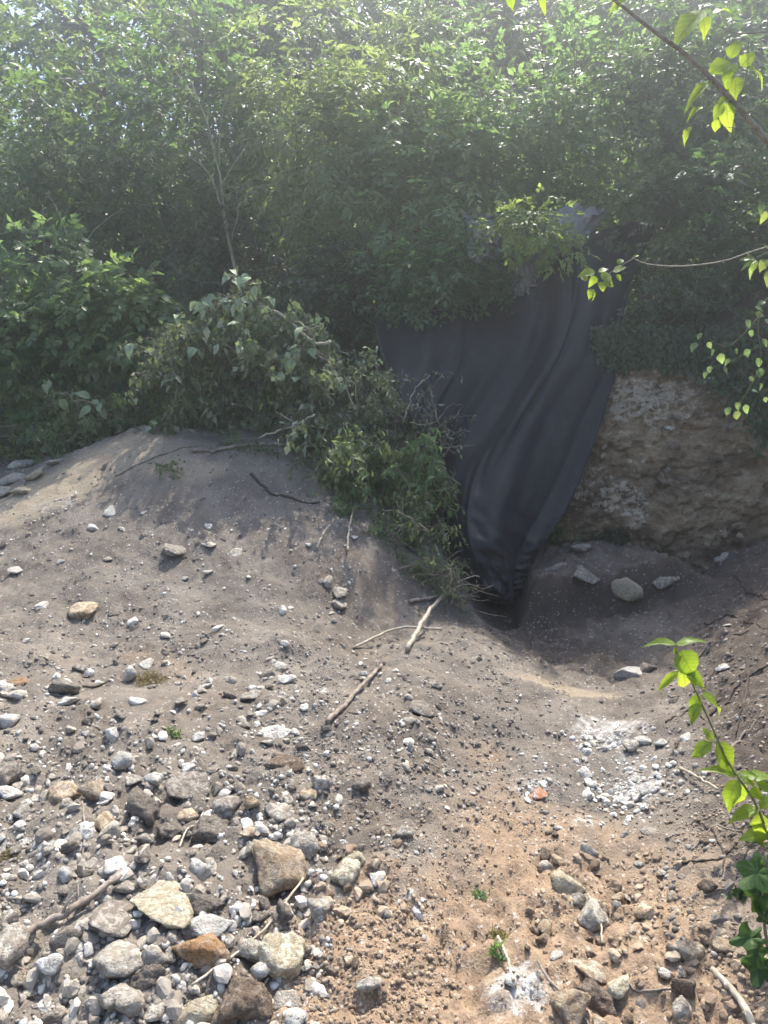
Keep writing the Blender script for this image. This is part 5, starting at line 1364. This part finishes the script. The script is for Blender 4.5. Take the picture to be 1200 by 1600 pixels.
# overhanging branch at the top right (rooted on the right bank outside the picture)
d = 3.1
rb = np.array([2.55, 3.3, float(H(2.55, 3.3))])
leafy_stem("overhanging_branch", "thin branch with glowing yellow-green leaves arching across the upper right corner", "branch",
    [([(1560, 900, d), (1500, 640, d), (1370, 420, d), (1240, 270, d), (1152, 165, d), (1080, 92, d), (1010, 40, d), (960, 0, d), (880, -50, d)], .016, .004),
     ([(1152, 165, d), (1166, 120, d), (1170, 60, d)], .003, .002), ([(1160, 178, d), (1185, 165, d), (1215, 135, d)], .003, .002), ([(1130, 140, d), (1110, 170, d), (1090, 192, d), (1030, 196, d)], .002, .001), ([(1180, 200, d), (1150, 200, d), (1130, 198, d)], .002, .001), ([(1200, 50, d), (1150, 52, d), (1120, 40, d)], .002, .001)],
    [(1100, 14, 1054, 54, d, 1.25), (1098, 22, 1104, 48, d, 1.2), (1114, 20, 1140, 8, d, 1.0), (970, 0, 960, -12, d, 1.0), (796, -10, 800, 12, d, .9), (846, -14, 848, 8, d, .9), (978, -2, 955, 10, d, .9),
     (1142, 92, 1152, 62, d, 1.0), (1140, 96, 1110, 112, d, 1.3), (1148, 98, 1130, 122, d, 1.2), (1158, 104, 1176, 82, d, 1.2), (1160, 106, 1180, 108, d, 1.0), (1112, 124, 1076, 154, d, .65), (1150, 120, 1148, 152, d, 1.2), (1140, 150, 1122, 164, d, 1.1), (1134, 160, 1136, 192, d, 1.2), (1128, 160, 1118, 184, d, 1.0),
     (1178, 108, 1198, 126, d, .5), (1120, 186, 1118, 204, d, 1.2), (1080, 196, 1066, 218, d, .7), (1098, 166, 1076, 176, d, .6), (1156, 150, 1170, 146, d, .9)], 'leaf_bright', 'stem', Lscale=1.15)
d = 4.4
leafy_stem("trailing_vine", "thin pale vine ending in a cluster of glowing round leaves before the fabric", "vine",
    [([(1420, 560, d), (1300, 380, d), (1200, 386, d), (1130, 408, d), (1060, 416, d), (1010, 412, d), (988, 402, d)], .005, .003), ([(990, 404, d), (970, 415, d), (945, 432, d)], .002, .001)],
    [(930, 425, 908, 422, d, 1.4), (932, 432, 922, 444, d, 1.5), (935, 425, 950, 418, d, 1.5), (940, 436, 958, 426, d, 1.6), (942, 440, 960, 446, d, 1.5), (938, 440, 944, 455, d, 1.6), (928, 452, 916, 466, d, 1.5), (926, 455, 932, 468, d, 1.5), (958, 425, 978, 415, d, 1.4), (962, 430, 972, 438, d, 1.3), (965, 412, 975, 402, d, 1.3), (918, 438, 908, 430, d, 1.3), (990, 402, 1000, 396, d, .8)], 'leaf_bright', 'bleach')
d = 4.0
leafy_stem("trailing_vine", "vine tip with green leaves at the right edge level with the pale vine", "vine",
    [([(1340, 420, d), (1240, 360, d), (1195, 322, d), (1158, 298, d)], .004, .002), ([(1240, 360, d), (1205, 390, d), (1180, 404, d)], .003, .002)],
    [(1192, 318, 1188, 336, d, 1.0), (1198, 330, 1190, 350, d, .9), (1180, 404, 1154, 404, d, .7), (1182, 406, 1160, 416, d, .7), (1184, 408, 1166, 428, d, .8), (1200, 390, 1196, 380, d, 1.0), (1200, 405, 1184, 422, d, 1.3), (1205, 420, 1196, 440, d, 1.2), (1170, 400, 1165, 392, d, .8)], 'leaf_sun', 'greenstem')
d = 5.2
lv = []
for (x, y) in [(1095, 520), (1105, 535), (1088, 535), (1112, 545), (1125, 552), (1140, 560), (1165, 500), (1175, 515), (1180, 490), (1190, 530), (1195, 500), (1165, 545), (1182, 560), (1190, 575), (1170, 590), (1188, 598), (1152, 628), (1165, 632), (1140, 636), (1150, 642), (1180, 480), (1130, 575), (1112, 572), (1195, 620), (1175, 610), (1195, 470), (1105, 580), (1148, 545)]:
    a_ = random.uniform(0, 6.28); l_ = random.uniform(10, 17)
    lv.append((x, y, x + math.cos(a_) * l_, y + abs(math.sin(a_)) * l_, d + random.uniform(-.08, .08), 1.35))
leafy_stem("trailing_vine", "round-leaved green vine hanging at the right edge beside the cut bank", "vine",
    [([(1300, 420, d), (1215, 450, d), (1185, 500, d), (1188, 570, d), (1150, 640, d)], .004, .002), ([(1190, 490, d), (1140, 540, d), (1100, 525, d)], .003, .001), ([(1186, 540, d), (1140, 565, d), (1108, 575, d)], .002, .001)], lv, 'leaf_pale', 'greenstem')

# ------------------------------------------------------------------ haze volume, added mostly to stand in for lens glare
hz = bpy.data.materials.new("glare_haze"); hz.use_nodes = True
nt = hz.node_tree
for n in list(nt.nodes):
    nt.nodes.remove(n)
out = nt.nodes.new("ShaderNodeOutputMaterial"); pv = nt.nodes.new("ShaderNodeVolumePrincipled")
pv.inputs["Color"].default_value = (0.90, 0.95, 1.0, 1)
pv.inputs["Density"].default_value = GLARE_HAZE_DENSITY
pv.inputs["Anisotropy"].default_value = GLARE_HAZE_ANISO
nt.links.new(pv.outputs[0], out.inputs["Volume"])
lo = np.array([-46, -31, -2.5]); hi = np.array([46, 41, 17.0])
cv = np.array([[x, y, z] for z in (lo[2], hi[2]) for y in (lo[1], hi[1]) for x in (lo[0], hi[0])])
cf = np.array([[0, 2, 3, 1], [4, 5, 7, 6], [0, 1, 5, 4], [2, 6, 7, 3], [0, 4, 6, 2], [1, 3, 7, 5]])
o = obj("glare_haze", mesh_arrays("glare_haze", cv, cf, None, False), hz, kind="stuff")
print("LEAVES", NLEAF, "TRIS", sum(sum(len(p.vertices) - 2 for p in m.polygons) if len(m.polygons) < 5000 else len(m.polygons) * (2 if len(m.polygons[0].vertices) == 4 else 1) for m in bpy.data.meshes))
